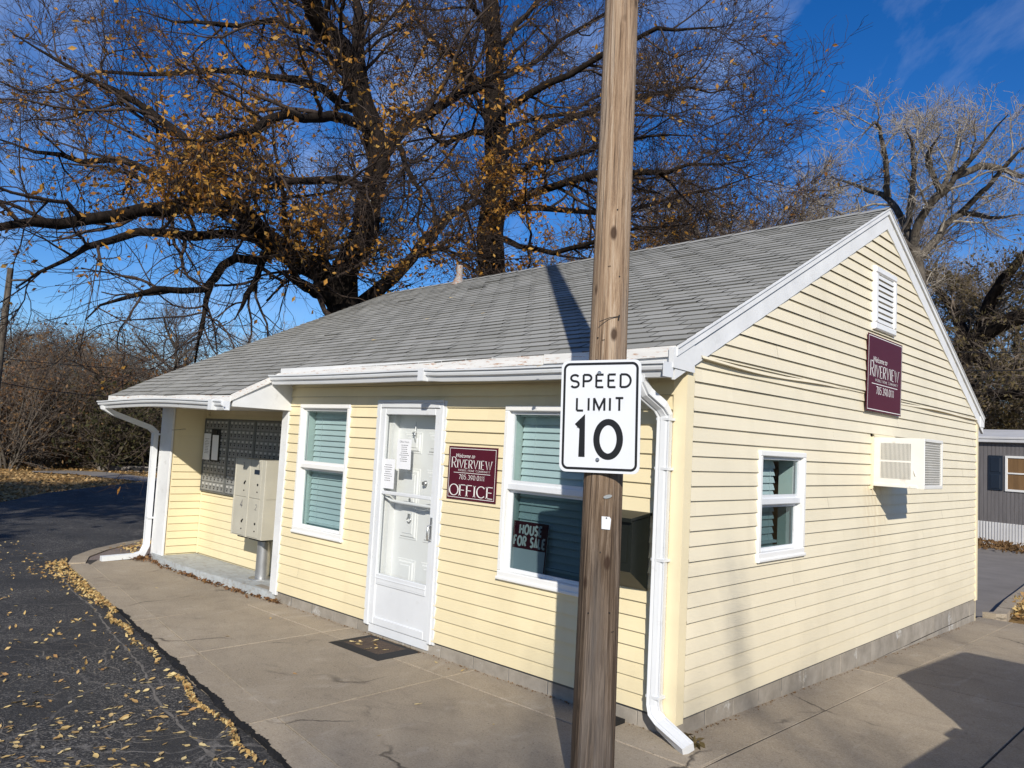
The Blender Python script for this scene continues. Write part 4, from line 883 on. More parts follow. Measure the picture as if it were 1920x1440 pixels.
for za, zb in ((z1-.215, z1-.055), (z0+.085, z1-.235)):
    mb = MB(); mb.cur = 1; mb.quad(*[AF.p(a, b, .0012) for a, b in ((.09, za), (.365, za), (.365, zb), (.09, zb))]); mb.cur = 0
    for i in range(24):
        a = .09+i*.275/23.4; mb.prism([AF.p(a, za-.002, .0014), AF.p(a+.0085, za-.002, .0014), AF.p(a+.0085, za-.002, .005)], AF.v*(zb-za+.004))
    mb.build('louver_panel', ['ac_white', 'dark_void'], ac)
mb = MB(); mb.bbox(GABLE, y0-.035, y0-.002, z0-.03, z1+.03, .0, .03); mb.bbox(GABLE, y0-.035, y1+.02, z1+.002, z1+.03, .0, .03); mb.build('trim_strip', 'trim_yellow', ac)
mb = MB(); mb.bbox(AF, .012, D-.06, z0+.0, z0+.03, .0, .006); mb.tube([AF.p(D-.09, z0+.17, .0), AF.p(D-.085, z0+.15, .006), AF.p(D-.075, z0+.12, .006)], .004, 6); mb.build('base_lip', 'ac_white', ac)
# --- drop box on the front wall
db = thing('drop_box', 'dark green metal drop box with sloping lid on the wall behind the pole', 'drop box', (-.43, -.12, .95))
mb = MB(); bx0, bx1, byf = -.62, -.235, -.225
mb.prism([(bx0, -.016, .80), (bx0, -.016, 1.30), (bx0, byf, 1.27), (bx0, byf, .94)], (bx1-bx0, 0, 0)); mb.build('body', 'drop_green', db)
mb = MB(); mb.prism([(bx0-.012, -.014, 1.305), (bx0-.012, -.014, 1.325), (bx0-.012, byf-.03, 1.292), (bx0-.012, byf-.03, 1.266), (bx0-.012, byf-.022, 1.266), (bx0-.012, byf-.018, 1.276)], (bx1-bx0+.024, 0, 0)); mb.build('lid', 'drop_green', db)
mb = MB(); mb.wbox(bx0+.03, bx1-.03, byf-.006, byf, 1.0, 1.24); mb.tube([(-.43, byf-.006, 1.05), (-.43, byf-.016, 1.05)], .014, 10); mb.build('door', 'drop_green', db)
# --- door mat
dm = thing('doormat', 'black rubber-edged doormat with brown pile below the office door', 'doormat', (-2.9, -.2, -.1))
M4 = [(-3.24, -.41), (-2.51, -.41), (-2.51, .055), (-3.24, .055)]; M4 = [(x, y-.075) for x, y in M4]
mb = MB(); i4 = [(-3.13, -.40), (-2.62, -.40), (-2.62, -.10), (-3.13, -.10)]
for k in range(4): a, b, c_, d = M4[k], M4[(k+1) % 4], i4[(k+1) % 4], i4[k]; mb.add([(*a, -.099), (*b, -.099), (*c_, -.084), (*d, -.084)], [(0, 1, 2, 3)])
mb.build('border', 'rubber', dm)
mb = MB(); mb.add([(x, y, -.0845) for x, y in i4], [(0, 1, 2, 3)]); mb.build('pile', 'mat_pile', dm)
# --- house for sale sign in the window
HF = Fr((-1.60, .066, .735), (1, 0, 0), (.02, .06, 1)); hw, hh = .37, .395
hf = panel('for_sale_sign', 'small red and white HOUSE FOR SALE sign standing inside the right front window', 'sign', HF, hw, hh, .004, 'sign_white')
mb = MB(); mb.quad(*[HF.p(a, b, .001) for a, b in ((0, hh*.46), (hw, hh*.46), (hw, hh), (0, hh))]); mb.ribbon(HF, [(.006, .006), (hw-.006, .006), (hw-.006, hh-.006), (.006, hh-.006), (.006, .006)], .012, .0012); mb.build('red_field', 'maroon', hf)
mb = MB(); write(mb, HF, 'HOUSE', hw*.20, hh*.755, hh*.175, hw*.62, .24, gap=.36, c=.002, dw=.5); write(mb, HF, 'FOR SALE', hw*.06, hh*.52, hh*.175, hw*.88, .24, gap=.36, c=.002, dw=.48); mb.build('lettering', 'print_white', hf)
for q_ in (.03, hw-.03): mb = MB(); mb.tube([HF.p(q_, 0, -.006), HF.p(q_, -.06, -.006)], .005, 6); mb.build('wire_leg', 'rubber', hf)
# --- notices taped to the storm door
def notice(label, fr, w_, h_, lines, title=None, cat='notice'):
    t_ = panel('notice', label, cat, fr, w_, h_, .0006, 'paper', 'paper'); mb = MB(); rg = np.random.default_rng(int(w_*1e4)+lines)
    y = h_*.80
    for i in range(lines):
        l = w_*rg.uniform(.32, .62); x = w_/2-l/2; 
        while x < w_/2+l/2: d = rg.uniform(.008, .02); mb.quad(*[fr.p(a, b, .0006) for a, b in ((x, y-.0035), (x+d, y-.0035), (x+d, y+.002), (x, y+.002))]); x += d+.004
        y -= h_*.6/lines
    mb.build('text_lines', 'ink', t_)
    if title: typed(title, fr, w_/2, h_*.88, .026, 'title', 'ink', t_, c=.0007, align='CENTER')
notice('white Office Hours sheet taped high in the middle of the storm door glass', Fr((-3.040, -.004, 1.455), (1, 0, -.0), (-.02, 0, 1)), .205, .275, 9, 'Office Hours')
notice('lower white typed sheet taped at the left edge of the storm door glass', Fr((-3.268, -.004, 1.262), (1, 0, 0), (.0, 0, 1)), .205, .275, 8)
# --- mailbox bank in the alcove: four panels of small doors
MZ0, MZ1, MW = .862, 1.868, .70
door_me = None
PANL = ['bank of small grey mailbox doors with two paper sheets, at the alcove corner', 'second bank of grey mailbox doors from the alcove corner', 'third bank of grey mailbox doors, above and behind the parcel locker', 'last bank of grey mailbox doors, hidden beside the right alcove post']
for pi in range(4):
    x0 = AX+.045+pi*(MW+.006); x1 = x0+MW-(0 if pi < 3 else .09)
    t_ = thing('mailbox_bank', PANL[pi], 'mailboxes', ((x0+x1)/2, AB-.02, MZ0), 'mailbox banks set in the alcove wall')
    mb = MB(); mb.wbox(x0, x1, AB-.035, AB-.002, MZ0, MZ1)
    for a, b in ((x0, x0+.022), (x1-.022, x1)): mb.bbox(ALF, a, b, MZ0, MZ1, .035, .050, .004)
    for a, b in ((MZ0, MZ0+.02), (MZ1-.02, MZ1)): mb.bbox(ALF, x0+.022, x1-.022, a, b, .035, .048, .004)
    mb.build('frame', 'mail_grey', t_)
    nr, nc = 8, 6
    dw_, dh_ = (x1-x0-.044)/nc, (MZ1-MZ0-.04)/nr
    for r_ in range(nr):
        for c_ in range(nc):
            px, pz = x0+.022+c_*dw_, MZ0+.02+r_*dh_
            if door_me is None or pi == 3 and c_ == 0 and r_ == 0:
                mb = MB(); mb.bbox(Fr((0, 0, 0), (1, 0, 0)), .004, dw_-.004, .004, dh_-.005, .0, .008, .003)
                mb.cur = 1; mb.bbox(Fr((0, 0, 0), (1, 0, 0)), dw_*.26, dw_*.70, dh_*.68, dh_*.84, .008, .0095, .0005)
                mb.cur = 2; mb.tube([(dw_*.5, -.008, dh_*.33), (dw_*.5, -.013, dh_*.33)], .010, 8); mb.quad((dw_*.24, -.0098, dh_*.48), (dw_*.76, -.0098, dh_*.48), (dw_*.76, -.0098, dh_*.56), (dw_*.24, -.0098, dh_*.56))
                o = mb.build('mailbox_door', ['mail_door', 'mail_label', 'dark_void']); door_me = o.data
            else: o = bpy.data.objects.new('mailbox_door', door_me); COL.objects.link(o)
            o.parent = t_; o.location = (px-t_.location[0], AB-.0352-t_.location[1], pz-t_.location[2])
NF = Fr((AX+.055, AB-.052, 1.30), (1, 0, 0)); notice('white paper sheet taped to the mailbox doors beside a black clipboard', NF, .205, .36, 10)
CF = Fr((AX+.295, AB-.056, 1.285), (1, 0, 0), (-.02, 0, 1)); cb = panel('clipboard', 'black clipboard with a white sheet hanging on the mailbox doors', 'clipboard', CF, .25, .44, .006, 'rubber')
mb = MB(); mb.box(CF, .035, .215, .02, .36, .0, .0012); mb.build('sheet', 'paper', cb); mb = MB(); mb.bbox(CF, .07, .18, .37, .42, 0, .012); mb.build('clip', 'rubber', cb)
# --- parcel locker on its post
pl = thing('parcel_locker', 'putty coloured four door parcel locker on a round steel post in the alcove', 'parcel locker', (-5.82, .27, -.008))
lx0, lx1, ly0, ly1, lz0, lz1 = -6.23, -5.50, .06, .425, .485, 1.395
LF = Fr((0, ly0, 0), (1, 0, 0))
mb = MB(); mb.wbox(lx0, lx1, ly0, ly1, lz0, lz1); mb.bbox(LF, lx0, lx0+.022, lz0, lz1, 0, .012); mb.bbox(LF, lx1-.09, lx1, lz0, lz1, 0, .012); mb.bbox(LF, lx0+.325, lx0+.375, lz0, lz1, 0, .014)
mb.bbox(Fr((lx1, 0, 0), (0, 1, 0)), ly0+.02, ly1-.02, lz0+.46, lz0+.466, 0, .003); mb.build('cabinet', 'locker', pl)
nums = {(0, 1): '3', (1, 1): '1', (0, 0): '4', (1, 0): '2'}
for (ci, ri), dgt in nums.items():
    a, b = (lx0+.026, lx0+.321) if ci == 0 else (lx0+.379, lx1-.094); c_, d = (lz0+.012, lz0+.452) if ri == 0 else (lz0+.462, lz1-.012)
    mb = MB(); mb.bbox(LF, a, b, c_, d, .001, .009, .003); o = mb.build('locker_door', 'locker', pl)
    mb = MB(); h = .085 if dgt in '41' else .062; dd = Fr(LF.p(a+.16, d-.10-(.02 if ri == 0 else 0), .0095), (1, 0, 0), (.06, 0, 1))
    for st in glyph(dgt, .6): mb.ribbon(dd, [(p[0]*h, p[1]*h) for p in st], .011 if dgt == '4' else .007)
    mb.build('number', 'ink', o)
    mb = MB()
    for z, r_ in ((c_+.16, .014), (c_+.075, .008)): mb.tube([LF.p(b-.07, z, .008), LF.p(b-.07, z, .016)], r_, 8)
    if ci == 0: mb.tube([LF.p(b-.07, c_+.165, .016), LF.p(b-.05, c_+.175, .022), LF.p(b-.035, c_+.19, .018)], .006, 6)
    mb.build('lock', 'rubber', o)
mb = MB(); mb.bbox(LF, lx0+.47, lx0+.59, lz1-.17, lz1-.115, .009, .012, .001); mb.build('sticker', 'shutter_blue', pl)
mb = MB(); mb.wbox(lx0+.10, lx0+.32, .09, .40, lz0-.022, lz0); mb.wbox(lx0+.38, lx1-.06, .09, .40, lz0-.022, lz0); mb.build('base_rail', 'rubber', pl)
mb = MB(); mb.tube([(-5.80, .265, -.005), (-5.80, .265, lz0-.02)], .078, 20); mb.tube([(-5.80, .265, -.008), (-5.80, .265, .006)], .15, 20, True, False); mb.build('post', 'steel_pole', pl)
# --- mobile home behind
mh = thing('mobile_home', 'grey mobile home with dark blue shutter and white ribbed skirting behind the office', 'mobile home', (-2.8, 20.3, -.35))
HU = nrm((1.06, -.25, 0)); MF = Fr((-2.843, 20.32, 0), HU); A0, A1 = -9.0, 5.2
mb = MB()
g = A0
while g < A1: e = min(g+.10, A1); mb.box(MF, g, e-.014, .29, 2.46, -.05, .004); g = e
mb.box(MF, A0, A1, .29, 2.46, -4.2, -.004); mb.build('wall', 'mobile_grey', mh)
mb = MB(); mb.prism([MF.p(A0-.1, 2.46, .10), MF.p(A0-.1, 2.62, .10), MF.p(A0-.1, 2.92, -2.1), MF.p(A0-.1, 2.62, -4.4), MF.p(A0-.1, 2.46, -4.4)], MF.u*(A1-A0+.2)); mb.bbox(MF, A0-.1, A1+.1, 2.47, 2.53, .1, .125); mb.bbox(MF, A0-.1, A1+.1, 2.56, 2.61, .1, .125); mb.build('roof', 'skirt_white', mh)
mb = MB(); g = A0
while g < A1:
    e = min(g+.075, A1); mb.prism([MF.p(g, -.45, -.02), MF.p(e, -.45, -.02), MF.p(e-.012, -.45, .022), MF.p(g+.02, -.45, .022)], MF.v*.74); g = e
mb.build('skirting', 'skirt_white', mh)
def mhwin(a, b):
    c_, d = 1.15, 2.11; mb = MB()
    for q in ((a, b, d-.06, d), (a, b, c_, c_+.06), (a, a+.06, c_+.06, d-.06), (b-.06, b, c_+.06, d-.06), (a+.06, b-.06, 1.62, 1.66)): mb.bbox(MF, *q, -.03, .035)
    wo_ = mb.build('window', 'white_vinyl', mh); mb = MB(); mb.quad(*[MF.p(x, y, .012) for x, y in ((a+.06, c_+.06), (b-.06, c_+.06), (b-.06, d-.06), (a+.06, d-.06))]); mb.build('curtain', 'curtain_brown', wo_)
    for s0 in (a-.43, b+.07):
        mb = MB(); mb.bbox(MF, s0, s0+.36, c_+.01, d, .004, .03)
        for z_ in (c_+.05, (c_+d)/2+.03): mb.bbox(MF, s0+.05, s0+.31, z_, z_+.39, .03, .04, .008)
        mb.build('shutter', 'shutter_blue', mh)
mhwin(.66, 2.1); mhwin(-3.6, -2.3)

# ================================================================== trees
def tubes(P, Rd, ns):
    """P (N,k,3), Rd (N,k) -> verts, quads for N tapered tubes"""
    N_, k, _ = P.shape
    T = np.empty_like(P); T[:, 1:-1] = P[:, 2:]-P[:, :-2]; T[:, 0] = P[:, 1]-P[:, 0]; T[:, -1] = P[:, -1]-P[:, -2]
    T /= np.linalg.norm(T, axis=2, keepdims=True)+1e-9
    m = P[:, -1]-P[:, 0]; m /= np.linalg.norm(m, axis=1, keepdims=True)+1e-9
    ref = np.where(np.abs(m[:, 2:3]) < .8, np.array([[0, 0, 1.]]), np.array([[1., 0, 0]]))
    a = np.cross(T, ref[:, None, :]); a /= np.linalg.norm(a, axis=2, keepdims=True)+1e-9; b = np.cross(T, a)
    q = 2*np.pi*np.arange(ns)/ns
    V = P[:, :, None, :]+Rd[:, :, None, None]*(np.cos(q)[None, None, :, None]*a[:, :, None, :]+np.sin(q)[None, None, :, None]*b[:, :, None, :])
    i = np.arange(k-1)[:, None]*ns+np.arange(ns)[None, :]; j = np.arange(k-1)[:, None]*ns+(np.arange(ns)[None, :]+1) % ns
    F = np.stack([i, j, j+ns, i+ns], -1).reshape(-1, 4)
    F = (np.arange(N_)*k*ns)[:, None, None]+F[None]
    return V.reshape(-1, 3), F.reshape(-1, 4)
def mesh_np(name, chunks, mat, smooth=True):
    V = []; F = []; o = 0
    for v, f in chunks: V.append(v); F.append(f+o); o += len(v)
    V = np.concatenate(V).astype(np.float32); F = np.concatenate(F).astype(np.int32)
    me = bpy.data.meshes.new(name); me.vertices.add(len(V)); me.vertices.foreach_set('co', V.ravel())
    me.loops.add(F.size); me.loops.foreach_set('vertex_index', F.ravel()); me.polygons.add(len(F))
    me.polygons.foreach_set('loop_start', np.arange(len(F), dtype=np.int32)*4)
    me.polygons.foreach_set('use_smooth', np.full(len(F), smooth)); me.update(calc_edges=True); me.materials.append(MATS[mat]); return me
def resample(P, k, jit=0, rg=None):
    P = np.asarray(P, float); d = np.r_[0, np.cumsum(np.linalg.norm(np.diff(P, axis=0), axis=1))]; t_ = np.linspace(0, d[-1], k)
    idx = np.clip(np.searchsorted(d, t_, 'right')-1, 0, len(P)-2); u = (t_-d[idx])/(d[idx+1]-d[idx])
    m = np.gradient(P, d, axis=0) if len(P) > 2 else np.repeat((P[1:]-P[:1])/d[-1], 2, 0)
    h = (d[idx+1]-d[idx])[:, None]; u = u[:, None]
    Q = (2*u**3-3*u**2+1)*P[idx]+(u**3-2*u**2+u)*h*m[idx]+(-2*u**3+3*u**2)*P[idx+1]+(u**3-u**2)*h*m[idx+1]
    if jit: Q[1:-1] += rg.normal(0, jit, Q[1:-1].shape)
    return Q
def unit(v): return v/(np.linalg.norm(v, axis=-1, keepdims=True)+1e-9)
def spawn(rg, P, Rd, n, l0, l1, ang, k, curl, up, t0=.2, rr=.55, taper=.35, rmin=.003, tip=True):
    """n children on each of the given strands"""
    N_, kk, _ = P.shape; par = np.repeat(np.arange(N_), n); M_ = len(par)
    t_ = (t0+(1-t0)*((np.tile(np.arange(n), N_)+rg.uniform(0, 1, M_))/n))*(kk-1)*.999
    i = t_.astype(int); f = (t_-i)[:, None]
    base = P[par, i]*(1-f)+P[par, i+1]*f; r = Rd[par, i]*(1-f[:, 0])+Rd[par, i+1]*f[:, 0]
    tan = unit(P[par, i+1]-P[par, i]); rnd = unit(rg.normal(size=(M_, 3))); perp = unit(np.cross(tan, rnd))
    a = R(ang)*rg.uniform(.6, 1.35, M_)[:, None]
    d = unit(tan*np.cos(a)+perp*np.sin(a)); L = rg.uniform(l0, l1, M_)*(1-.35*t_/(kk-1)); st = (L/(k-1))[:, None]
    Q = np.empty((M_, k, 3)); Q[:, 0] = base
    for s_ in range(1, k):
        d = unit(d+rg.normal(0, curl, (M_, 3))+np.array([0, 0, up])); Q[:, s_] = Q[:, s_-1]+d*st
    r0 = np.maximum(np.minimum(r*rr, L*.028), rmin); Rn = r0[:, None]*np.linspace(1, taper, k)[None]; return Q, np.maximum(Rn, rmin*.7)
def leaf_quads(rg, C_, size, droop=.3):
    N_ = len(C_); n_ = unit(rg.normal(size=(N_, 3))+np.array([0, 0, droop])); a = unit(np.cross(n_, unit(rg.normal(size=(N_, 3))))); b = np.cross(n_, a)
    s_ = (size*rg.uniform(.6, 1.3, N_))[:, None]; fold = n_*s_*.12
    V = np.stack([C_-a*s_, C_-b*s_*.52+fold, C_+a*s_, C_+b*s_*.52+fold], 1)
    return V.reshape(-1, 3), np.arange(N_*4).reshape(-1, 4)
def make_tree(name, label, cat, base, limbs, levels, mats, leaf=None, seed=0, group=None, k0=12, ns0=10, zmin=None):
    """limbs: (points, r0, r1); levels: spawn settings; leaf: (count, size, weight function)"""
    rg = np.random.default_rng(seed); base = np.array(base, float)
    tr = thing(name, label, cat, tuple(base), group)
    P = []; Rd = []
    for pts, r0, r1 in limbs:
        L = np.linalg.norm(np.diff(np.asarray(pts, float), axis=0), axis=1).sum()
        Q = resample(pts, k0, L*.006, rg); P.append(Q); Rd.append(np.linspace(r0, r1, k0)*(1+rg.normal(0, .05, k0))*np.interp(np.linspace(0, 1, k0), [0, .7, 1], [1, 1, .3 if r1 < .12 else 1]))
    P = np.array(P); Rd = np.array(Rd)
    v, f = tubes(P-base, Rd, ns0); o = bpy.data.objects.new('trunk', mesh_np('trunk', [(v, f)], mats[0])); COL.objects.link(o); o.parent = tr
    ch = []; Pc, Rc = P, Rd; allP = []
    for n_, kw, ns in levels:
        Pc, Rc = spawn(rg, Pc, Rc, n_, **kw)
        if zmin: kp = (Pc[:, -1, 2] > zmin+rg.normal(0, .5, len(Pc))) | (rg.random(len(Pc)) < .58); Pc, Rc = Pc[kp], Rc[kp]
        ch.append(tubes(Pc-base, Rc, ns)); allP.append(Pc)
    o = bpy.data.objects.new('crown', mesh_np('crown', ch, mats[1])); COL.objects.link(o); o.parent = tr
    if leaf:
        cnt, size, wf, mat = leaf
        src = np.concatenate([p_.reshape(-1, 3) for p_ in allP[-2:]]); wgt = wf(src) if wf else np.ones(len(src)); wgt = wgt/wgt.sum()
        C_ = src[rg.choice(len(src), cnt, p=wgt)]+rg.normal(0, size*.8, (cnt, 3))
        o = bpy.data.objects.new('leaves', mesh_np('leaves', [leaf_quads(rg, C_-base, size)], mat, False)); COL.objects.link(o); o.parent = tr
    return tr
def L(D, r0, r1, *pts):
    """limb traced at depth D: (px, py, extra depth); radii in photo pixels"""
    P = [at(x, y, D+dz) for x, y, dz in pts]; s_ = D/FPX; return (P, r0*s_, r1*s_)
def pix(P):
    d = P-CAM; z = d@FWD; return 960+FPX*(d@RIGHT)/z, 720-FPX*(d@UP)/z
def blobs(P, bl, floor):
    x, y = pix(P); w_ = np.full(len(P), floor)
    for cx, cy, sx, sy, a in bl: w_ = w_+a*np.exp(-((x-cx)/sx)**2-((y-cy)/sy)**2)
    return w_
lv = lambda s_=1.0, tw=.0034, up=.035: [
    (11, dict(l0=1.2*s_, l1=3.3*s_, ang=46, k=7, curl=.17, up=up, t0=.16, rr=.5, rmin=.011), 6),
    (7, dict(l0=.7*s_, l1=1.8*s_, ang=42, k=6, curl=.18, up=up, t0=.14, rr=.5, rmin=.007), 4),
    (5, dict(l0=.4*s_, l1=1.0*s_, ang=40, k=5, curl=.18, up=up*.7, t0=.14, rr=.6, rmin=tw*1.3), 3),
    (4, dict(l0=.25*s_, l1=.65*s_, ang=36, k=4, curl=.16, up=up*.5, t0=.2, rr=.7, rmin=tw), 3)]
D1 = 17.0
b1 = at(640, 640, D1); b1 = np.array((b1[0], b1[1], -.4))
limbs = [
    ([b1, at(628, 640, D1), at(645, 560, D1), at(652, 490, D1-.1), at(692, 420, D1-.3), at(712, 300, D1-.5), at(696, 232, D1-.7)], .46, .235),
    L(D1, 22, 14, (696, 235, -.7), (668, 165, -.9), (648, 100, -1.2), (600, 40, -1.8), (560, -80, -2.6)),
    L(D1, 14, 8, (690, 225, -.7), (672, 120, -.3), (672, 30, .3), (655, -90, .8)),
    L(D1, 26, 15, (640, 575, 0), (600, 505, -.4), (545, 478, -.8), (495, 445, -1.2), (455, 398, -1.5), (430, 388, -1.7)),
    L(D1, 13, 4, (440, 392, -1.7), (350, 383, -2.3), (270, 396, -2.9), (150, 408, -3.6), (0, 432, -4.4), (-130, 455, -5)),
    L(D1, 9.4, 3.0, (470, 415, -1.5), (380, 300, -1.2), (300, 220, -.8), (180, 150, -.3), (20, 60, .3)),
    L(D1, 8.6, 3.0, (440, 392, -1.7), (340, 345, -1.0), (230, 300, .3), (110, 290, 1.6), (-40, 250, 2.6)),
    L(D1, 8.6, 3.0, (492, 450, -1.2), (440, 436, -1.5), (380, 440, -2.2), (250, 442, -3.2), (130, 480, -4.0), (30, 540, -4.6)),
    L(D1, 7.9, 2.4, (505, 480, -1.2), (440, 488, -1.9), (412, 505, -2.3), (385, 540, -2.7), (300, 545, -3.3), (210, 562, -4.0), (160, 600, -4.6)),
    L(D1, 5.0, 1.8, (395, 532, -2.6), (384, 575, -2.8), (378, 620, -3.0), (366, 650, -3.1)),
    L(D1, 7.2, 2.4, (495, 478, -1.0), (480, 520, -1.6), (455, 570, -2.2), (440, 600, -2.6)),
    L(D1, 14.4, 5.4, (620, 560, -.1), (590, 545, -.6), (545, 522, -1.1), (528, 511, -1.3)),
    L(D1, 15.3, 6.0, (600, 540, .3), (606, 480, .6), (612, 430, .9), (598, 415, 1.0)),
    L(D1, 10.1, 3.6, (700, 250, -.6), (655, 225, -1.5), (600, 222, -2.5), (520, 218, -3.6), (440, 250, -4.6), (330, 260, -5.4)),
    L(D1, 8.6, 3.0, (680, 210, -.7), (620, 165, .2), (520, 140, 1.2), (400, 140, 2.2), (250, 130, 3.2), (60, 170, 4.0)),
    L(D1, 9.4, 3.0, (700, 372, -.4), (670, 345, -1.2), (605, 335, -2.2), (520, 345, -3.0), (430, 380, -3.6)),
    L(D1, 7.2, 2.4, (640, 95, -1.2), (580, 62, -.6), (490, 38, .2), (380, 45, 1.0), (260, 20, 1.9)),
    L(D1, 13.5, 3.6, (716, 292, -.5), (752, 242, -.2), (800, 210, .2), (880, 172, .8), (945, 122, 1.4), (1010, 50, 2.0)),
    L(D1, 15.3, 4.2, (655, 600, .2), (705, 548, .8), (775, 485, 1.4), (830, 418, 2.0), (900, 372, 2.5), (1000, 352, 3.0)),
    L(D1, 6.5, 3.0, (795, 470, 1.5), (830, 466, 1.1), (852, 461, .8)),
    L(D1, 6.5, 1.8, (740, 255, -.3), (770, 330, -.9), (790, 380, -1.3), (760, 430, -1.6)),
]
bl = [(350, 350, 120, 40, 5), (560, 430, 70, 60, 6), (740, 510, 90, 50, 7), (800, 480, 60, 50, 3), (420, 285, 110, 70, 4), (520, 150, 280, 110, 2.2), (735, 210, 50, 60, 5), (300, 370, 200, 60, 3), (60, 490, 160, 50, 2.2), (200, 200, 200, 120, 1.2), (640, 60, 120, 60, 2)]
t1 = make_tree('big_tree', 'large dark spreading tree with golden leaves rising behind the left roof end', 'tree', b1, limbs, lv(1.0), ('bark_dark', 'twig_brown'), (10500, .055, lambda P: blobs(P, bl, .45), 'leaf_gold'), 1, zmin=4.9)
D2 = 20.0; b2 = at(922, 560, D2); b2 = np.array((b2[0], b2[1], -.4))
limbs = [
    ([b2, at(920, 600, D2), at(922, 500, D2), at(926, 400, D2), at(932, 290, D2), at(930, 190, D2), at(922, 90, D2), at(925, -60, D2), at(930, -180, D2)], .50, .16),
    L(D2, 9.3, 2.8, (930, 405, 0), (985, 372, -.6), (1060, 345, -1.2), (1130, 330, -1.8), (1260, 318, -2.4), (1400, 300, -3)),
    L(D2, 8.7, 2.8, (930, 300, 0), (1000, 255, .5), (1090, 215, 1.0), (1230, 175, 1.5), (1380, 165, 2.0)),
    L(D2, 8.1, 2.8, (930, 215, 0), (990, 180, -.7), (1100, 120, -1.4), (1220, 60, -2.0), (1360, 50, -2.6)),
    L(D2, 7.4, 2.8, (928, 190, 0), (870, 125, .6), (800, 65, 1.2), (760, -30, 1.8)),
    L(D2, 6.8, 2.2, (930, 250, 0), (880, 250, -1), (830, 268, -1.8), (780, 232, -2.4), (720, 200, -3)),
    L(D2, 7.4, 2.8, (924, 110, 0), (975, 40, .8), (1050, -40, 1.6), (1120, -130, 2.3)),
    L(D2, 6.8, 2.2, (927, 380, 0), (1020, 392, .8), (1140, 400, 1.6), (1290, 360, 2.2), (1440, 320, 2.8)),
    L(D2, 6.8, 2.2, (930, 330, 0), (1040, 300, -2), (1160, 262, -3.4), (1300, 255, -4.6)),
    L(D2, 6.2, 2.2, (924, 60, 0), (870, -10, -.8), (830, -90, -1.6)),
    L(D2, 6.2, 2.2, (926, 150, 0), (1010, 110, 1.6), (1120, 30, 3), (1230, -20, 4)),
    L(D2, 6.2, 2.2, (926, 440, 0), (1000, 470, -1), (1080, 465, -1.8), (1180, 430, -2.6), (1300, 420, -3.2)),
    L(D2, 6.2, 2.2, (930, 270, 0), (985, 225, 2.0), (1150, 210, 3.4), (1330, 230, 4.6)),
]
bl = [(930, 470, 60, 80, 16), (940, 380, 60, 70, 8), (900, 330, 90, 60, 3), (850, 160, 100, 60, 3), (1010, 430, 80, 60, 6), (980, 230, 60, 120, 2.2), (1130, 450, 120, 40, 3)]
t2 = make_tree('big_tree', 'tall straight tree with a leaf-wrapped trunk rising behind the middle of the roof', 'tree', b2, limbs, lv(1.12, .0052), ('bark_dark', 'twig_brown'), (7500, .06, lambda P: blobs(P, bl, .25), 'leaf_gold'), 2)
D3 = 27.0; b3 = at(1725, 560, D3); b3 = np.array((b3[0], b3[1], -.4))
limbs = [
    ([b3, at(1728, 620, D3), at(1722, 520, D3), at(1712, 468, D3)], .30, .21),
    L(D3, 7, 2.4, (1712, 468, 0), (1672, 440, -.8), (1620, 425, -1.4), (1560, 390, -2)),
    L(D3, 7, 2.4, (1790, 330, -1), (1850, 310, -.2), (1920, 330, .6), (2000, 320, 1.2)),
    L(D3, 7.3, 2.4, (1712, 468, 0), (1690, 410, .2), (1660, 368, .6), (1612, 350, 1.0), (1555, 330, 1.5)),
    L(D3, 7.3, 2.4, (1712, 468, 0), (1728, 400, -.4), (1758, 372, -.8), (1800, 322, -1.2), (1852, 262, -1.8), (1890, 215, -2.4)),
    L(D3, 5.9, 1.8, (1735, 395, -.4), (1780, 330, .8), (1800, 240, 1.6), (1795, 225, 2.2)),
    L(D3, 7.3, 2.4, (1718, 490, 0), (1760, 440, .8), (1800, 402, 1.4), (1860, 408, 2.0), (1930, 402, 2.6)),
    L(D3, 5.9, 1.8, (1700, 430, .1), (1712, 340, -.6), (1708, 260, -1.2), (1695, 235, -1.8)),
    L(D3, 5.9, 1.8, (1665, 370, .6), (1660, 300, 0), (1640, 230, -.6), (1610, 265, -1)),
    L(D3, 5.3, 1.8, (1800, 400, 1.4), (1850, 350, .6), (1905, 290, -.2), (1960, 240, -.8)),
    L(D3, 5.3, 1.8, (1765, 365, -.8), (1740, 290, -1.8), (1765, 250, -2.6)),
]
t3 = make_tree('bare_tree', 'pale leafless tree behind the gable peak, its twigs lit against the blue sky', 'tree', b3, limbs, [(7, dict(l0=.9, l1=2.1, ang=50, k=7, curl=.2, up=.03, t0=.2, rr=.5, rmin=.012), 5), (5, dict(l0=.55, l1=1.3, ang=46, k=6, curl=.2, up=.03, t0=.15, rr=.5, rmin=.009), 4), (5, dict(l0=.3, l1=.8, ang=44, k=5, curl=.2, up=.02, t0=.15, rr=.6, rmin=.0075), 3), (3, dict(l0=.2, l1=.45, ang=40, k=4, curl=.18, up=.02, t0=.2, rr=.7, rmin=.006), 3)], ('bark_grey', 'twig_pale'), None, 3)
D4 = 33.0; b4 = at(1790, 720, D4); b4 = np.array((b4[0], b4[1], -.4))
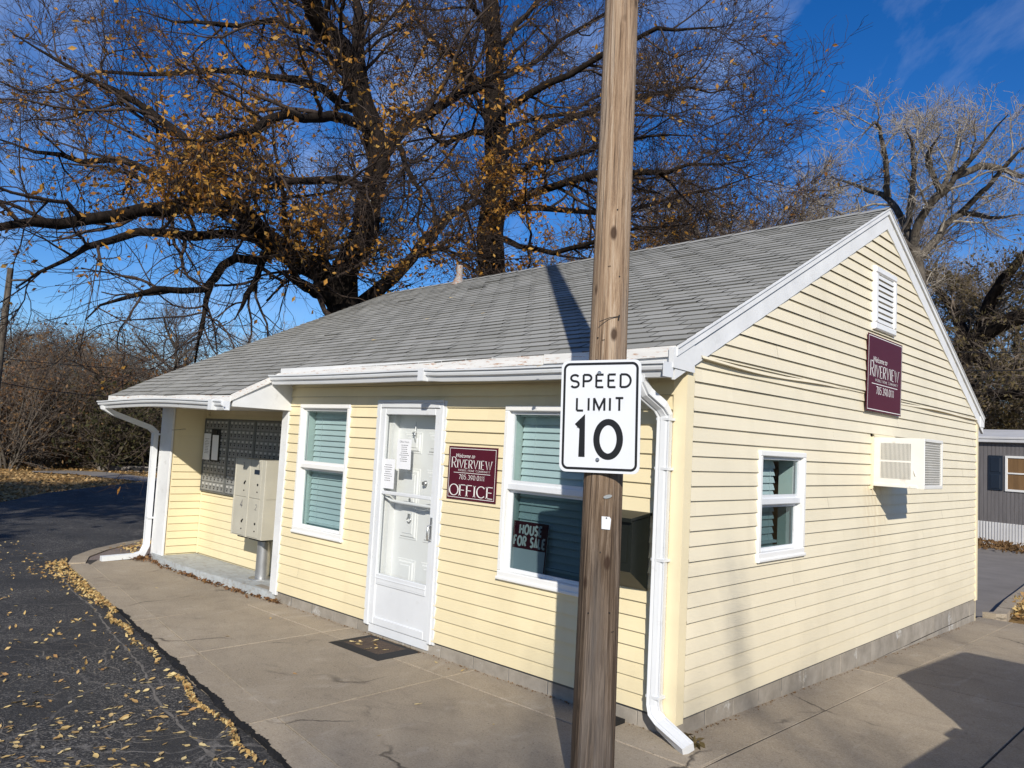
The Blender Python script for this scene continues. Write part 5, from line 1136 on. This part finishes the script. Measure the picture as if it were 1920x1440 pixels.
limbs = [
    ([b4, at(1785, 790, D4), at(1792, 720, D4), at(1805, 672, D4), at(1850, 622, D4-.4), at(1900, 596, D4-.8), at(1990, 560, D4-1.2)], .48, .24),
    L(D4, 12, 5, (1806, 672, 0), (1800, 610, .6), (1770, 560, 1.2), (1740, 520, 1.8)), L(D4, 12, 5, (1840, 632, 0), (1860, 560, -.6), (1900, 500, -1.2), (1960, 440, -1.8)),
    L(D4, 12, 5, (1815, 660, 0), (1870, 690, .5), (1930, 680, 1.0), (2010, 650, 1.4)), L(D4, 10, 4, (1795, 710, 0), (1850, 740, -.7), (1920, 740, -1.3), (2000, 760, -1.8)),
    L(D4, 10, 4, (1805, 670, 0), (1840, 600, 1.8), (1860, 540, 2.8)), L(D4, 9, 4, (1790, 730, 0), (1760, 700, 1), (1730, 660, 2)),
]
t4 = make_tree('thicket_tree', 'dark leaning tree with dull olive leaves behind the mobile home', 'tree', b4, limbs, lv(.85, .0055), ('bark_dark', 'twig_dull'), (9000, .075, None, 'leaf_olive'), 4)

# background trees: a few kinds, built once at the origin and copied
def generic(name, label, h, spread, r0, seed, mats, leaf=None, levels=None, nl=11, loc=(0, 0, 0), group=None, low=.28):
    rg = np.random.default_rng(seed); top = np.array((rg.uniform(-.5, .5), rg.uniform(-.5, .5), h*.86)); limbs = [([(0, 0, -.3), (rg.uniform(-.15, .15), rg.uniform(-.15, .15), h*.3), top*.65+rg.normal(0, .15, 3), top], r0, r0*.2)]
    for i in range(nl):
        q = i*2.4+rg.uniform(-.4, .4); z = h*(low+(.8-low)*i/nl); e = spread*(1-.45*i/nl)*rg.uniform(.75, 1.1); s_ = top*z/(h*.86)*.9
        limbs.append(([(s_[0], s_[1], z), (s_[0]+e*.4*math.cos(q), s_[1]+e*.4*math.sin(q), z+h*.08), (s_[0]+e*math.cos(q+.15), s_[1]+e*math.sin(q+.15), z+h*rg.uniform(.14, .26))], r0*.5, r0*.12))
    lf = leaf and (leaf[0], leaf[1], None, leaf[2])
    t_ = make_tree(name, label, 'tree', (0, 0, 0), limbs, levels or [
        (9, dict(l0=spread*.3, l1=spread*.7, ang=48, k=6, curl=.16, up=.05, t0=.15, rr=.5, rmin=.016), 4),
        (7, dict(l0=spread*.16, l1=spread*.38, ang=44, k=5, curl=.16, up=.04, t0=.12, rr=.55, rmin=.011), 3),
        (6, dict(l0=spread*.09, l1=spread*.22, ang=42, k=4, curl=.15, up=.03, t0=.12, rr=.6, rmin=.008), 3)], mats, lf, seed, group, 8, 7)
    t_.location = loc; return t_
GB_ = 'bare trees along the far edge of the park'
def put(src, px, dist, rot, sc, label, z=-.3, used=set()):
    o = src if src.name not in used else copy_tree(src); used.add(src.name)
    p = at(px, 860, dist); o.location = (p[0], p[1], z); o.rotation_euler = (0, 0, rot); o.scale = (sc, sc, sc*1.0); o['label'] = label; return o
g1 = generic('bare_tree', 'x', 10.5, 4.2, .22, 31, ('bark_grey', 'twig_far'), (500, .07, 'leaf_rust'), group=GB_)
g2 = generic('bare_tree', 'x', 9, 3.8, .18, 32, ('bark_grey', 'twig_dull'), (1400, .07, 'leaf_rust'), group=GB_, nl=13, low=.2)
g3 = generic('bare_tree', 'x', 12, 4.6, .26, 33, ('bark_grey', 'twig_pale'), None, group=GB_)
put(g1, 318, 40, 0, .72, 'bare grey-brown tree showing above the low left end of the roof')
put(g2, 120, 47, 1, .70, 'short twiggy tree with a few rusty leaves at the far left of the park')
put(g2, 40, 43, 2.1, .64, 'low brown tree just right of the leaning wooden pole at the park edge')
put(g1, 205, 50, 2, .62, 'thin bare tree in the middle of the gap left of the roof')
put(g3, 262, 54, .5, .42, 'pale bare tree standing just left of the roof end beyond the grass')
put(g2, -40, 40, 4, .70, 'brown twiggy tree at the left edge of the picture beyond the road')
put(g3, 480, 44, 1.3, .62, 'pale bare tree seen under the big tree limbs above the left roof slope')
put(g1, 560, 40, 3, .60, 'grey bare tree behind the big tree trunk at the left roof slope')
put(g3, 1500, 48, 2.2, 1.5, 'pale fuzzy bare tree above the ridge left of the gable peak')
put(g3, 1570, 56, 3.4, 1.5, 'distant pale bare tree touching the gable peak')
put(g1, 1430, 40, 5, 1.42, 'brown-grey bare tree low above the ridge between pole and gable')
put(g2, 1350, 36, 1.2, 1.55, 'brown twiggy tree low above the roof just right of the wooden pole')
put(g1, 1240, 38, 2.6, 1.3, 'bare brown tree low behind the roof directly at the wooden pole')
put(g2, 1060, 40, 3.9, 1.4, 'brown bare tree low behind the roof just left of the wooden pole')
put(g3, 1900, 40, 4.4, .9, 'pale bare tree at the right edge of the picture above the thicket')
put(g1, 1640, 42, .8, 1.35, 'grey bare tree behind the gable peak beside the pale tree trunk')
put(g2, 168, 45, 3.3, .68, 'brown twiggy tree in the wood midway between leaning pole and roof')
put(g1, 88, 42, 4.1, .60, 'bare grey-brown tree in the wood above the rusty shrub at the left')
put(g2, 285, 46, 5.2, .62, 'brown tree partly hidden by the left roof corner across the grass')
# thicket and shrubs
def shrub(name, label, h, w_, seed, mats, leaf, loc, group=None):
    rg = np.random.default_rng(seed); limbs = []
    for i in range(16):
        q = rg.uniform(0, 6.28); e = w_*rg.uniform(.2, 1); z = h*rg.uniform(.6, 1.05)*(1-.35*(e/w_)**2)
        limbs.append(([(rg.normal(0, .2), rg.normal(0, .2), -.2), (e*.5*math.cos(q), e*.5*math.sin(q), z*.5), (e*math.cos(q), e*math.sin(q), z)], .035, .012))
    t_ = make_tree(name, label, 'shrub', (0, 0, 0), limbs, [(10, dict(l0=h*.2, l1=h*.5, ang=45, k=5, curl=.2, up=.05, t0=.1, rr=.6, rmin=.009), 3), (7, dict(l0=h*.1, l1=h*.25, ang=45, k=4, curl=.2, up=.03, t0=.1, rr=.7, rmin=.006), 3)], mats, (leaf[0], leaf[1], None, leaf[2]), seed, group, 6, 5)
    t_.location = loc; return t_
GS = 'shrubs in the thicket beyond the grass'
s1 = shrub('shrub', 'x', 4.2, 2.6, 51, ('bark_grey', 'twig_dull'), (4200, .085, 'leaf_green'), (0, 0, 0), GS)
s2 = shrub('shrub', 'x', 5.2, 2.8, 52, ('bark_grey', 'twig_dull'), (3400, .08, 'leaf_rust'), (0, 0, 0), GS)
s3 = shrub('shrub', 'x', 5.6, 2.6, 53, ('bark_grey', 'twig_far'), (1100, .07, 'leaf_brown'), (0, 0, 0), GS)
put(s1, 205, 35.5, 0, 1.0, 'dark green leafy shrub just left of the white downspout across the grass')
put(s2, 130, 37, 1, 1.0, 'rust-brown leafy shrub in the middle of the gap across the grass')
put(s3, 70, 36, 2, .95, 'brown twiggy shrub in the thicket right of the leaning pole')
put(s3, 10, 34.5, 3, .98, 'dark brown shrub at the foot of the leaning wooden pole')
put(s1, 262, 37, 2.4, .86, 'dark green shrub right behind the top of the white downspout')
put(s2, 300, 39, 3.1, 1.0, 'rust-coloured shrub low behind the roof gutter corner')
put(s2, -50, 36, 4, 1.0, 'rusty shrub at the extreme left edge across the grass')
put(s3, 165, 40, 5, 1.15, 'tall brown twiggy shrub behind the green shrub across the grass')
put(s3, 240, 42, .7, 1.2, 'tall bare-stemmed brown shrub behind the roof end across the grass')
put(s1, 20, 39, 4.6, .8, 'low green shrub in the shade at the far left thicket')
put(s3, 100, 42, 1.7, 1.2, 'tall brown shrub between the rusty shrub and the leaning pole')
GT = 'olive trees crowded behind the mobile home'
s4 = shrub('thicket_tree', 'x', 9, 3.6, 61, ('bark_dark', 'twig_dull'), (5500, .10, 'leaf_olive'), (0, 0, 0), GT); s4['category'] = 'tree'
put(s4, 1880, 36, 0, .86, 'dense olive thicket tree over the roof of the mobile home')
put(s4, 1800, 37, 2, .92, 'dense olive thicket tree hidden beside the gable rake end')
put(s4, 1960, 37, 4, .9, 'dense olive thicket tree at the right edge over the mobile home')
# far wood on a rise: one mass
rg = np.random.default_rng(77)
P = []
for ang in np.linspace(-.9, 2.0, 420):
    d = rg.uniform(62, 95); c_ = np.array((CAM[0]-math.sin(ang)*d, CAM[1]+math.cos(ang)*d)); h = rg.uniform(3.0, 6.5)+1.2*math.sin(ang*5)
    for k in range(5): q = rg.uniform(0, 6.28); P.append([(c_[0]+rg.normal(0, .5), c_[1]+rg.normal(0, .5), -.5), (c_[0]+math.cos(q)*h*.12, c_[1]+math.sin(q)*h*.12, h*.5), (c_[0]+math.cos(q)*h*.32, c_[1]+math.sin(q)*h*.32, h*rg.uniform(.75, 1.05))])
P = np.array([resample(p, 5) for p in P]); Rd = np.repeat(np.linspace(.10, .03, 5)[None], len(P), 0); ch = [tubes(P, Rd, 4)]
Q, Rq = spawn(rg, P, Rd, 6, l0=1.0, l1=2.4, ang=45, k=4, curl=.2, up=.05, t0=.1, rr=.6, rmin=.03); ch.append(tubes(Q, Rq, 3))
Q, Rq = spawn(rg, Q, Rq, 3, l0=.5, l1=1.2, ang=45, k=3, curl=.2, up=.05, t0=.1, rr=.7, rmin=.022); ch.append(tubes(Q, Rq, 3))
o = bpy.data.objects.new('far_woodland', mesh_np('far_woodland', ch, 'twig_dull')); COL.objects.link(o); tag(o, 'hazy brown bare woodland massed along the horizon behind everything', 'woodland', kind='stuff')

# ================================================================== leaning pole and wires
lp = thing('utility_pole', 'thin leaning wooden pole far off at the left edge of the road', 'utility pole', tuple(np.array((*at(-8, 800, 26)[:2], -.3))))
a_, b_ = at(-16, 800, 26), at(20, 503, 26); c_ = a_+(b_-a_)*-.25
mb = MB(); mb.tube([c_, a_, b_], [.115, .11, .08], 10); mb.build('post', 'bark_grey', lp)
mb = MB(); mb.tube([b_+np.array((0, 0, -.35)), b_+np.array((.25, .3, -.3)), b_+np.array((.42, .5, -.33))], .03, 6); mb.build('bracket', 'bark_grey', lp)
def wire(label, p0, p1, sag_, r_=.014):
    n_ = 14; P = [p0+(p1-p0)*i/n_-np.array((0, 0, sag_*4*(i/n_)*(1-i/n_))) for i in range(n_+1)]; mb = MB(); mb.tube(P, r_, 5)
    tag(mb.build('overhead_wire', 'cable', None, tuple(p0)), label, 'wire', 'overhead utility wires')
wire('lower dark wire sagging from the leaning pole toward the roof end', at(-60, 705, 26), at(330, 742, 34), .25)
wire('upper thin wire crossing behind the low roof end', at(-30, 668, 26), at(420, 690, 40), .2, .010)
wire('higher of the two wires right of the gable over the thicket', at(1700, 655, 30), at(2050, 655, 27), .1)
wire('lower of the two wires right of the gable over the thicket', at(1700, 688, 30), at(2050, 690, 27), .1)

# ================================================================== fallen leaves
rg = np.random.default_rng(123)
leaf_mes = []
for k in range(6):
    mb = MB(); s_ = .023; c_ = rg.uniform(-.35, .45, 5)
    prof = [(-1, 0), (-.55, .42), (0, .56), (.5, .38), (1, 0)]
    top = [(x*s_, y*s_, s_*(.18+.5*c_[i]*abs(y)+.25*c_[2]*x*x)) for i, (x, y) in enumerate(prof)]; bot = [(x*s_, -y*s_, s_*(.18+.5*c_[4-i]*abs(y)+.25*c_[2]*x*x)) for i, (x, y) in enumerate(prof)]
    mid = [(x*s_, 0, s_*(.08+.25*c_[2]*x*x)) for x, y in prof]
    mb.add(top+mid+bot, [(0, 1, 6, 5), (1, 2, 7, 6), (2, 3, 8, 7), (3, 4, 9, 8), (5, 6, 11, 10), (6, 7, 12, 11), (7, 8, 13, 12), (8, 9, 14, 13)], True)
    mb.tube([(s_, 0, s_*.1), (s_*1.6, s_*.15, s_*.2)], .0012, 3)
    o = mb.build('fallen_leaf', 'leaf_one'); leaf_mes.append(o.data); bpy.data.objects.remove(o)
def fallen(x, y, z, label, group, sc=1.0, k=None):
    o = bpy.data.objects.new('fallen_leaf', leaf_mes[rg.integers(6) if k is None else k]); COL.objects.link(o); o.location = (x, y, z)
    o.rotation_euler = (rg.normal(0, .16), rg.normal(0, .16), rg.uniform(0, 6.28)); o.scale = (sc,)*3; tag(o, label, 'leaf', group)
def quads_stuff(name, label, pts, size, mat='leaf_fallen', tilt=2.2):
    V, F = leaf_quads(rg, np.array(pts), size, tilt); o = bpy.data.objects.new(name, mesh_np(name, [(V, F)], mat, False)); COL.objects.link(o); return tag(o, label, 'leaves', kind='stuff')
cand = []
while len(cand) < 370:
    px, py = rg.uniform(-60, 640), 1065+(1440+30-1065)*rg.uniform(0, 1)**.8
    p = gp(px, py, -.127)
    if p[1] < yk(p[0])-.12 and rg.random() < (1 if px < 420 else .5)*(1-.45*max(0, (py-1330)/140)): cand.append(p)
cand.sort(key=lambda p: np.linalg.norm(p-CAM))
for p in cand[:230]: fallen(p[0], p[1], -.126, 'small yellow fallen leaf lying loose on the dark asphalt', 'yellow leaves scattered on the asphalt', rg.uniform(.5, 1.4))
far = [p+np.array((0, 0, .012)) for p in cand[230:]]
for _ in range(260):
    p = gp(rg.uniform(-60, 240), rg.uniform(1015, 1080), -.127)
    if p[1] < yk(p[0])-.15 and p[0] > -13: far.append(p)
quads_stuff('leaf_scatter', 'distant yellow leaf specks strewn over the dark road', far, .024)
# drift along the kerb
dr_ = []
for _ in range(2300):
    x = rg.uniform(-8.8, .4); den = (1.0 if x < -5.4 else .34+.4*math.sin(x*4.1)*math.sin(x*1.7+.6))*(1 if x > -8.4 else .8)
    if rg.random() > den: continue
    wd = .038+.20*ss((-x-5)/3); off = abs(rg.normal(0, wd*.6))+(.02 if x < -5.4 else .085+.03*math.sin(x*7))
    dr_.append((x, yk(max(x, -8.43))-off*(1 if x > -8.4 else .9)+(0.148*0 if x > -8.43 else (-8.43-x)*.35), -.119+rg.uniform(0, .035)*math.exp(-off*7)))
quads_stuff('leaf_drift', 'long drift of golden brown leaves piled against the sidewalk edge', dr_, .022, tilt=1.3)
al = []
for _ in range(420):
    x = rg.uniform(-8.0, -4.8); q = .13-.12*abs((x+6.9)/2.1)**1.6
    if rg.random() < .35+.5*math.sin(x*5.3)**2: al.append((x, -q-abs(rg.normal(0, .035))-.01, -.094+rg.uniform(0, .03)))
for _ in range(120): al.append((-8.25+rg.normal(0, .10), -.16+rg.normal(0, .07), -.09+rg.uniform(0, .04)))
quads_stuff('step_leaves', 'thin line of brown leaves caught along the alcove step', al, .026, 'leaf_rust', 1.2)
is_ = []
for _ in range(650):
    t_ = rg.uniform(0, 1); i = min(int(t_*6), 5)+2; a_, b_ = np.array(inn[i]), np.array(inn[min(i+1, len(inn)-1)]); p = a_+(b_-a_)*rg.uniform(0, 1); is_.append((p[0]+abs(rg.normal(0, .30)), p[1]+.1+rg.normal(0, .1), -.106+rg.uniform(0, .03)))
quads_stuff('island_leaves', 'gold leaves lying in the small gravel bed beside the downspout', is_, .032)
db_ = []
for _ in range(260): y = rg.uniform(.15, 7.3); db_.append((.012+abs(rg.normal(0, .02)), y, hz(0, y)+.004))
for _ in range(240): x = rg.uniform(-4.9, -.1); db_.append((x, -.012-abs(rg.normal(0, .02)), -.094))
quads_stuff('grit', 'dark crumbs of dirt and leaf lying along the foot of the walls', db_, .009, 'leaf_brown', 2)
rl = []
for _ in range(1500):
    y = rg.uniform(8.6, 13.5); xl = .06 if y < 9.3 else -.12; rl.append((xl+.12+abs(rg.normal(0, .55)), y-.2*rg.random(), -.32+rg.uniform(0, .10)))
quads_stuff('leaf_heap', 'heap of dry brown leaves against the driveway kerb past the far corner', rl, .045, tilt=1.0)
gl_ = []
for _ in range(7000):
    px, py = rg.uniform(-60, 330), 868+75*rg.uniform(0, 1)**1.5; p = gp(px, py, -.2)
    if np.interp(px, [60, 130, 200, 290], [884, 883, 886, 897])-.5 < py < np.interp(px, [60, 140, 200, 290], [886, 890, 897, 906])+.5: continue
    if p[0] < -17.2 and p[0] > -45: gl_.append((p[0], p[1], -.19+rg.uniform(0, .03)))
quads_stuff('park_leaves', 'carpet of fallen golden leaves over the grass beyond the road', gl_, .06, 'leaf_tan')
gs = []
for _ in range(2600): q = rg.uniform(-3.4, 5); p = MF.p(q, 0, .15+abs(rg.normal(0, .7))); gs.append((p[0], p[1], -.33+rg.uniform(0, .16)))
quads_stuff('grass_strip', 'strip of dry grass and leaves at the foot of the white skirting', gs, .06, 'leaf_brown', .4)
for (x, y) in ((-3.09, -.34), (-3.03, -.31), (-3.06, -.27), (-2.98, -.35), (-2.93, -.20), (-2.87, -.24), (-2.78, -.30), (-2.70, -.27), (-3.0, -.14), (-2.82, -.37)):
    fallen(x, y, -.084, 'curled tan leaf lying on the brown doormat', 'dry leaves lying on the doormat', rg.uniform(.8, 1.3))
for (x, y) in ((-6.3, -.75), (-3.9, -1.1), (-2.2, -.12), (-1.9, -.10), (-2.0, -.16), (-.35, -1.35), (-1.2, -1.45), (-5.6, -.55), (-1.5, -.9), (-4.3, -.45), (-2.6, -1.2), (-.9, -.75)):
    fallen(x, y, -.099, 'lone fallen leaf lying on the bare concrete sidewalk', 'stray leaves on the concrete sidewalk', rg.uniform(.6, 1.0))
for px, py in ((1010, 690), (1180, 565), (1215, 582), (885, 575), (800, 600), (845, 560), (905, 590), (700, 640)):
    d = FWD+(px-960)/FPX*RIGHT-(py-720)/FPX*UP; nn_ = np.array((0, -PITCHS, 1)); q0 = np.array((0, -.2, EAVE-.03)); t_ = nn_@(q0-CAM)/(nn_@d); p = CAM+d*t_
    o = None; fallen(p[0], p[1], p[2]+.012, 'single pale leaf resting on the grey roof shingles', 'stray leaves on the roof', 1.2); ob_ = COL.objects[-1]; ob_.rotation_euler = (R(26), 0, rg.uniform(-.4, .4))
# storm drain box in the far grass, a weed and the far litter
p = gp(252, 884, -.2); mb = MB(); di = thing('drain_inlet', 'low concrete drain inlet with a dark slot in the far grass', 'drain', (p[0], p[1], -.2))
f = Fr((p[0], p[1], -.2), nrm((.26, .97, 0))); mb.bbox(f, -1.3, 1.1, -.1, .20, -.6, .0, .02); mb.build('box', 'path_grey', di); mb = MB(); mb.box(f, -.2, .85, .03, .16, .0, .006); mb.build('slot', 'dark_void', di)
wd = []; w0 = np.array((.12, -.02, -.095))
for _ in range(70): wd.append(w0+np.array((rg.normal(0, .05), rg.normal(0, .04), abs(rg.normal(0, .018)))))
V, F = leaf_quads(rg, np.array(wd), .03, .8); o = bpy.data.objects.new('weed', mesh_np('weed', [(V-w0, F)], 'leaf_olive', False)); COL.objects.link(o); o.location = w0; tag(o, 'withered dark weed clump on the concrete at the near house corner', 'weed')

# ================================================================== outside the frame: what throws the shadows
def vehicle(name, label, prof, win, w_, loc, rz, paint_):
    """rear points to -x; prof is the side outline, win the glass outline"""
    t_ = thing(name, label, 'car', loc); t_.rotation_euler = (0, 0, rz); bm_ = MB()
    n_ = len(prof); cols = []
    for k, (fy, ins) in enumerate(((-1, .07), (-.96, .0), (0, 0), (.96, .0), (1, .07))):
        cols.append([np.array((x+(.5-x/4.6)*ins*.0, fy*w_/2*(1-(.16*max(0, z-.95)/.8)), z)) for x, z in prof])
    vs = sum(cols, []); fs = [(k*n_+i, k*n_+(i+1) % n_, (k+1)*n_+(i+1) % n_, (k+1)*n_+i) for k in range(4) for i in range(n_)]
    bm_.add(vs, fs+[tuple(range(n_))[::-1], tuple(range(4*n_, 5*n_))]); o = bm_.build('body', paint_); o.parent = t_
    for sg in (-1, 1):
        mb = MB(); q = [np.array((x, sg*(w_/2*(1-(.16*max(0, z-.95)/.8))+.004), z)) for x, z in win]; mb.prism(q, (0, -sg*.02, 0)); mb.build('side_window', 'car_glass').parent = t_
        for wx in (.95, 3.65):
            mb = MB(); mb.tube([(wx, sg*(w_/2-.2), .34), (wx, sg*(w_/2+.01), .34)], .34, 24, True, False); o = mb.build('wheel', 'rubber'); o.parent = t_
            mb = MB(); mb.tube([(wx, sg*(w_/2-.02), .34), (wx, sg*(w_/2+.02), .34)], .2, 16, True, False); mb.build('rim', 'hub_grey').parent = o
        mb = MB(); mb.wbox(-.01, .05, min(sg*(w_/2-.28), sg*(w_/2-.04)), max(sg*(w_/2-.28), sg*(w_/2-.04)), .8, 1.02); mb.build('tail_light', 'car_light').parent = t_
    mb = MB(); mb.prism([(prof[3][0]-.01, -w_*.36, prof[3][1]), (prof[4][0]-.01, -w_*.33, prof[4][1]-.06), (prof[4][0]-.01, w_*.33, prof[4][1]-.06), (prof[3][0]-.01, w_*.36, prof[3][1])], (.02, 0, 0)); mb.build('rear_window', 'car_glass').parent = t_
    return t_
suv = [(.05, .35), (-.04, .45), (-.03, .95), (.02, 1.05), (.20, 1.72), (.34, 1.80), (1.6, 1.84), (2.6, 1.80), (3.35, 1.16), (4.4, 1.02), (4.6, .75), (4.55, .35)]
vehicle('shadow_suv', 'unseen dark grey utility car added to cast the shadow beside the gable end, right of the picture', suv, [(.45, 1.08), (.6, 1.66), (2.4, 1.68), (3.05, 1.12)], 2.0, (2.62, 1.62, -.11), R(-5), 'car_paint')  # added out of view, shaped and placed to cast the shadow on the pad
sed = [(.06, .35), (-.03, .45), (-.02, .8), (.0, .98), (.95, 1.38), (1.1, 1.42), (2.0, 1.45), (2.4, 1.40), (3.2, 1.0), (4.3, .86), (4.6, .7), (4.55, .35)]
vehicle('shadow_sedan', 'unseen dark sedan added beside the utility car to fill out its shadow, right of the picture', sed, [(.75, 1.0), (1.15, 1.34), (2.2, 1.35), (2.85, 1.0)], 1.7, (2.5, -.28, -.11), R(-4), 'car_paint')  # second added car, out of view, extends that shadow towards the camera
GO = 'trees behind the photographer'
u1 = generic('shade_tree', 'big rusty-leaved tree across the road behind the camera', 11, 4.4, .28, 71, ('bark_dark', 'twig_brown'), (14000, .11, 'leaf_rust'), loc=(-8.2, -9.6, -.2), group=GO)
for (x, y, sc, lb) in ((-12.2, -10.6, .85, 'rusty-leaved tree farther left across the road behind the camera'),):
    o = copy_tree(u1); o.location = (x, y, -.2); o.scale = (sc,)*3; o.rotation_euler = (0, 0, x); o['label'] = lb
o = copy_tree(g3); o.location = (20.0, -17.0, -.3); o.scale = (1.18,)*3; o.rotation_euler = (0, 0, 1.0); tag(o, 'tall bare tree far behind the camera to the right', None, GO)
o = copy_tree(g1); o.location = (24.5, -15.5, -.3); o.scale = (1.3,)*3; o.rotation_euler = (0, 0, 2.0); tag(o, 'bare brown tree far behind the camera at the extreme right', None, GO)
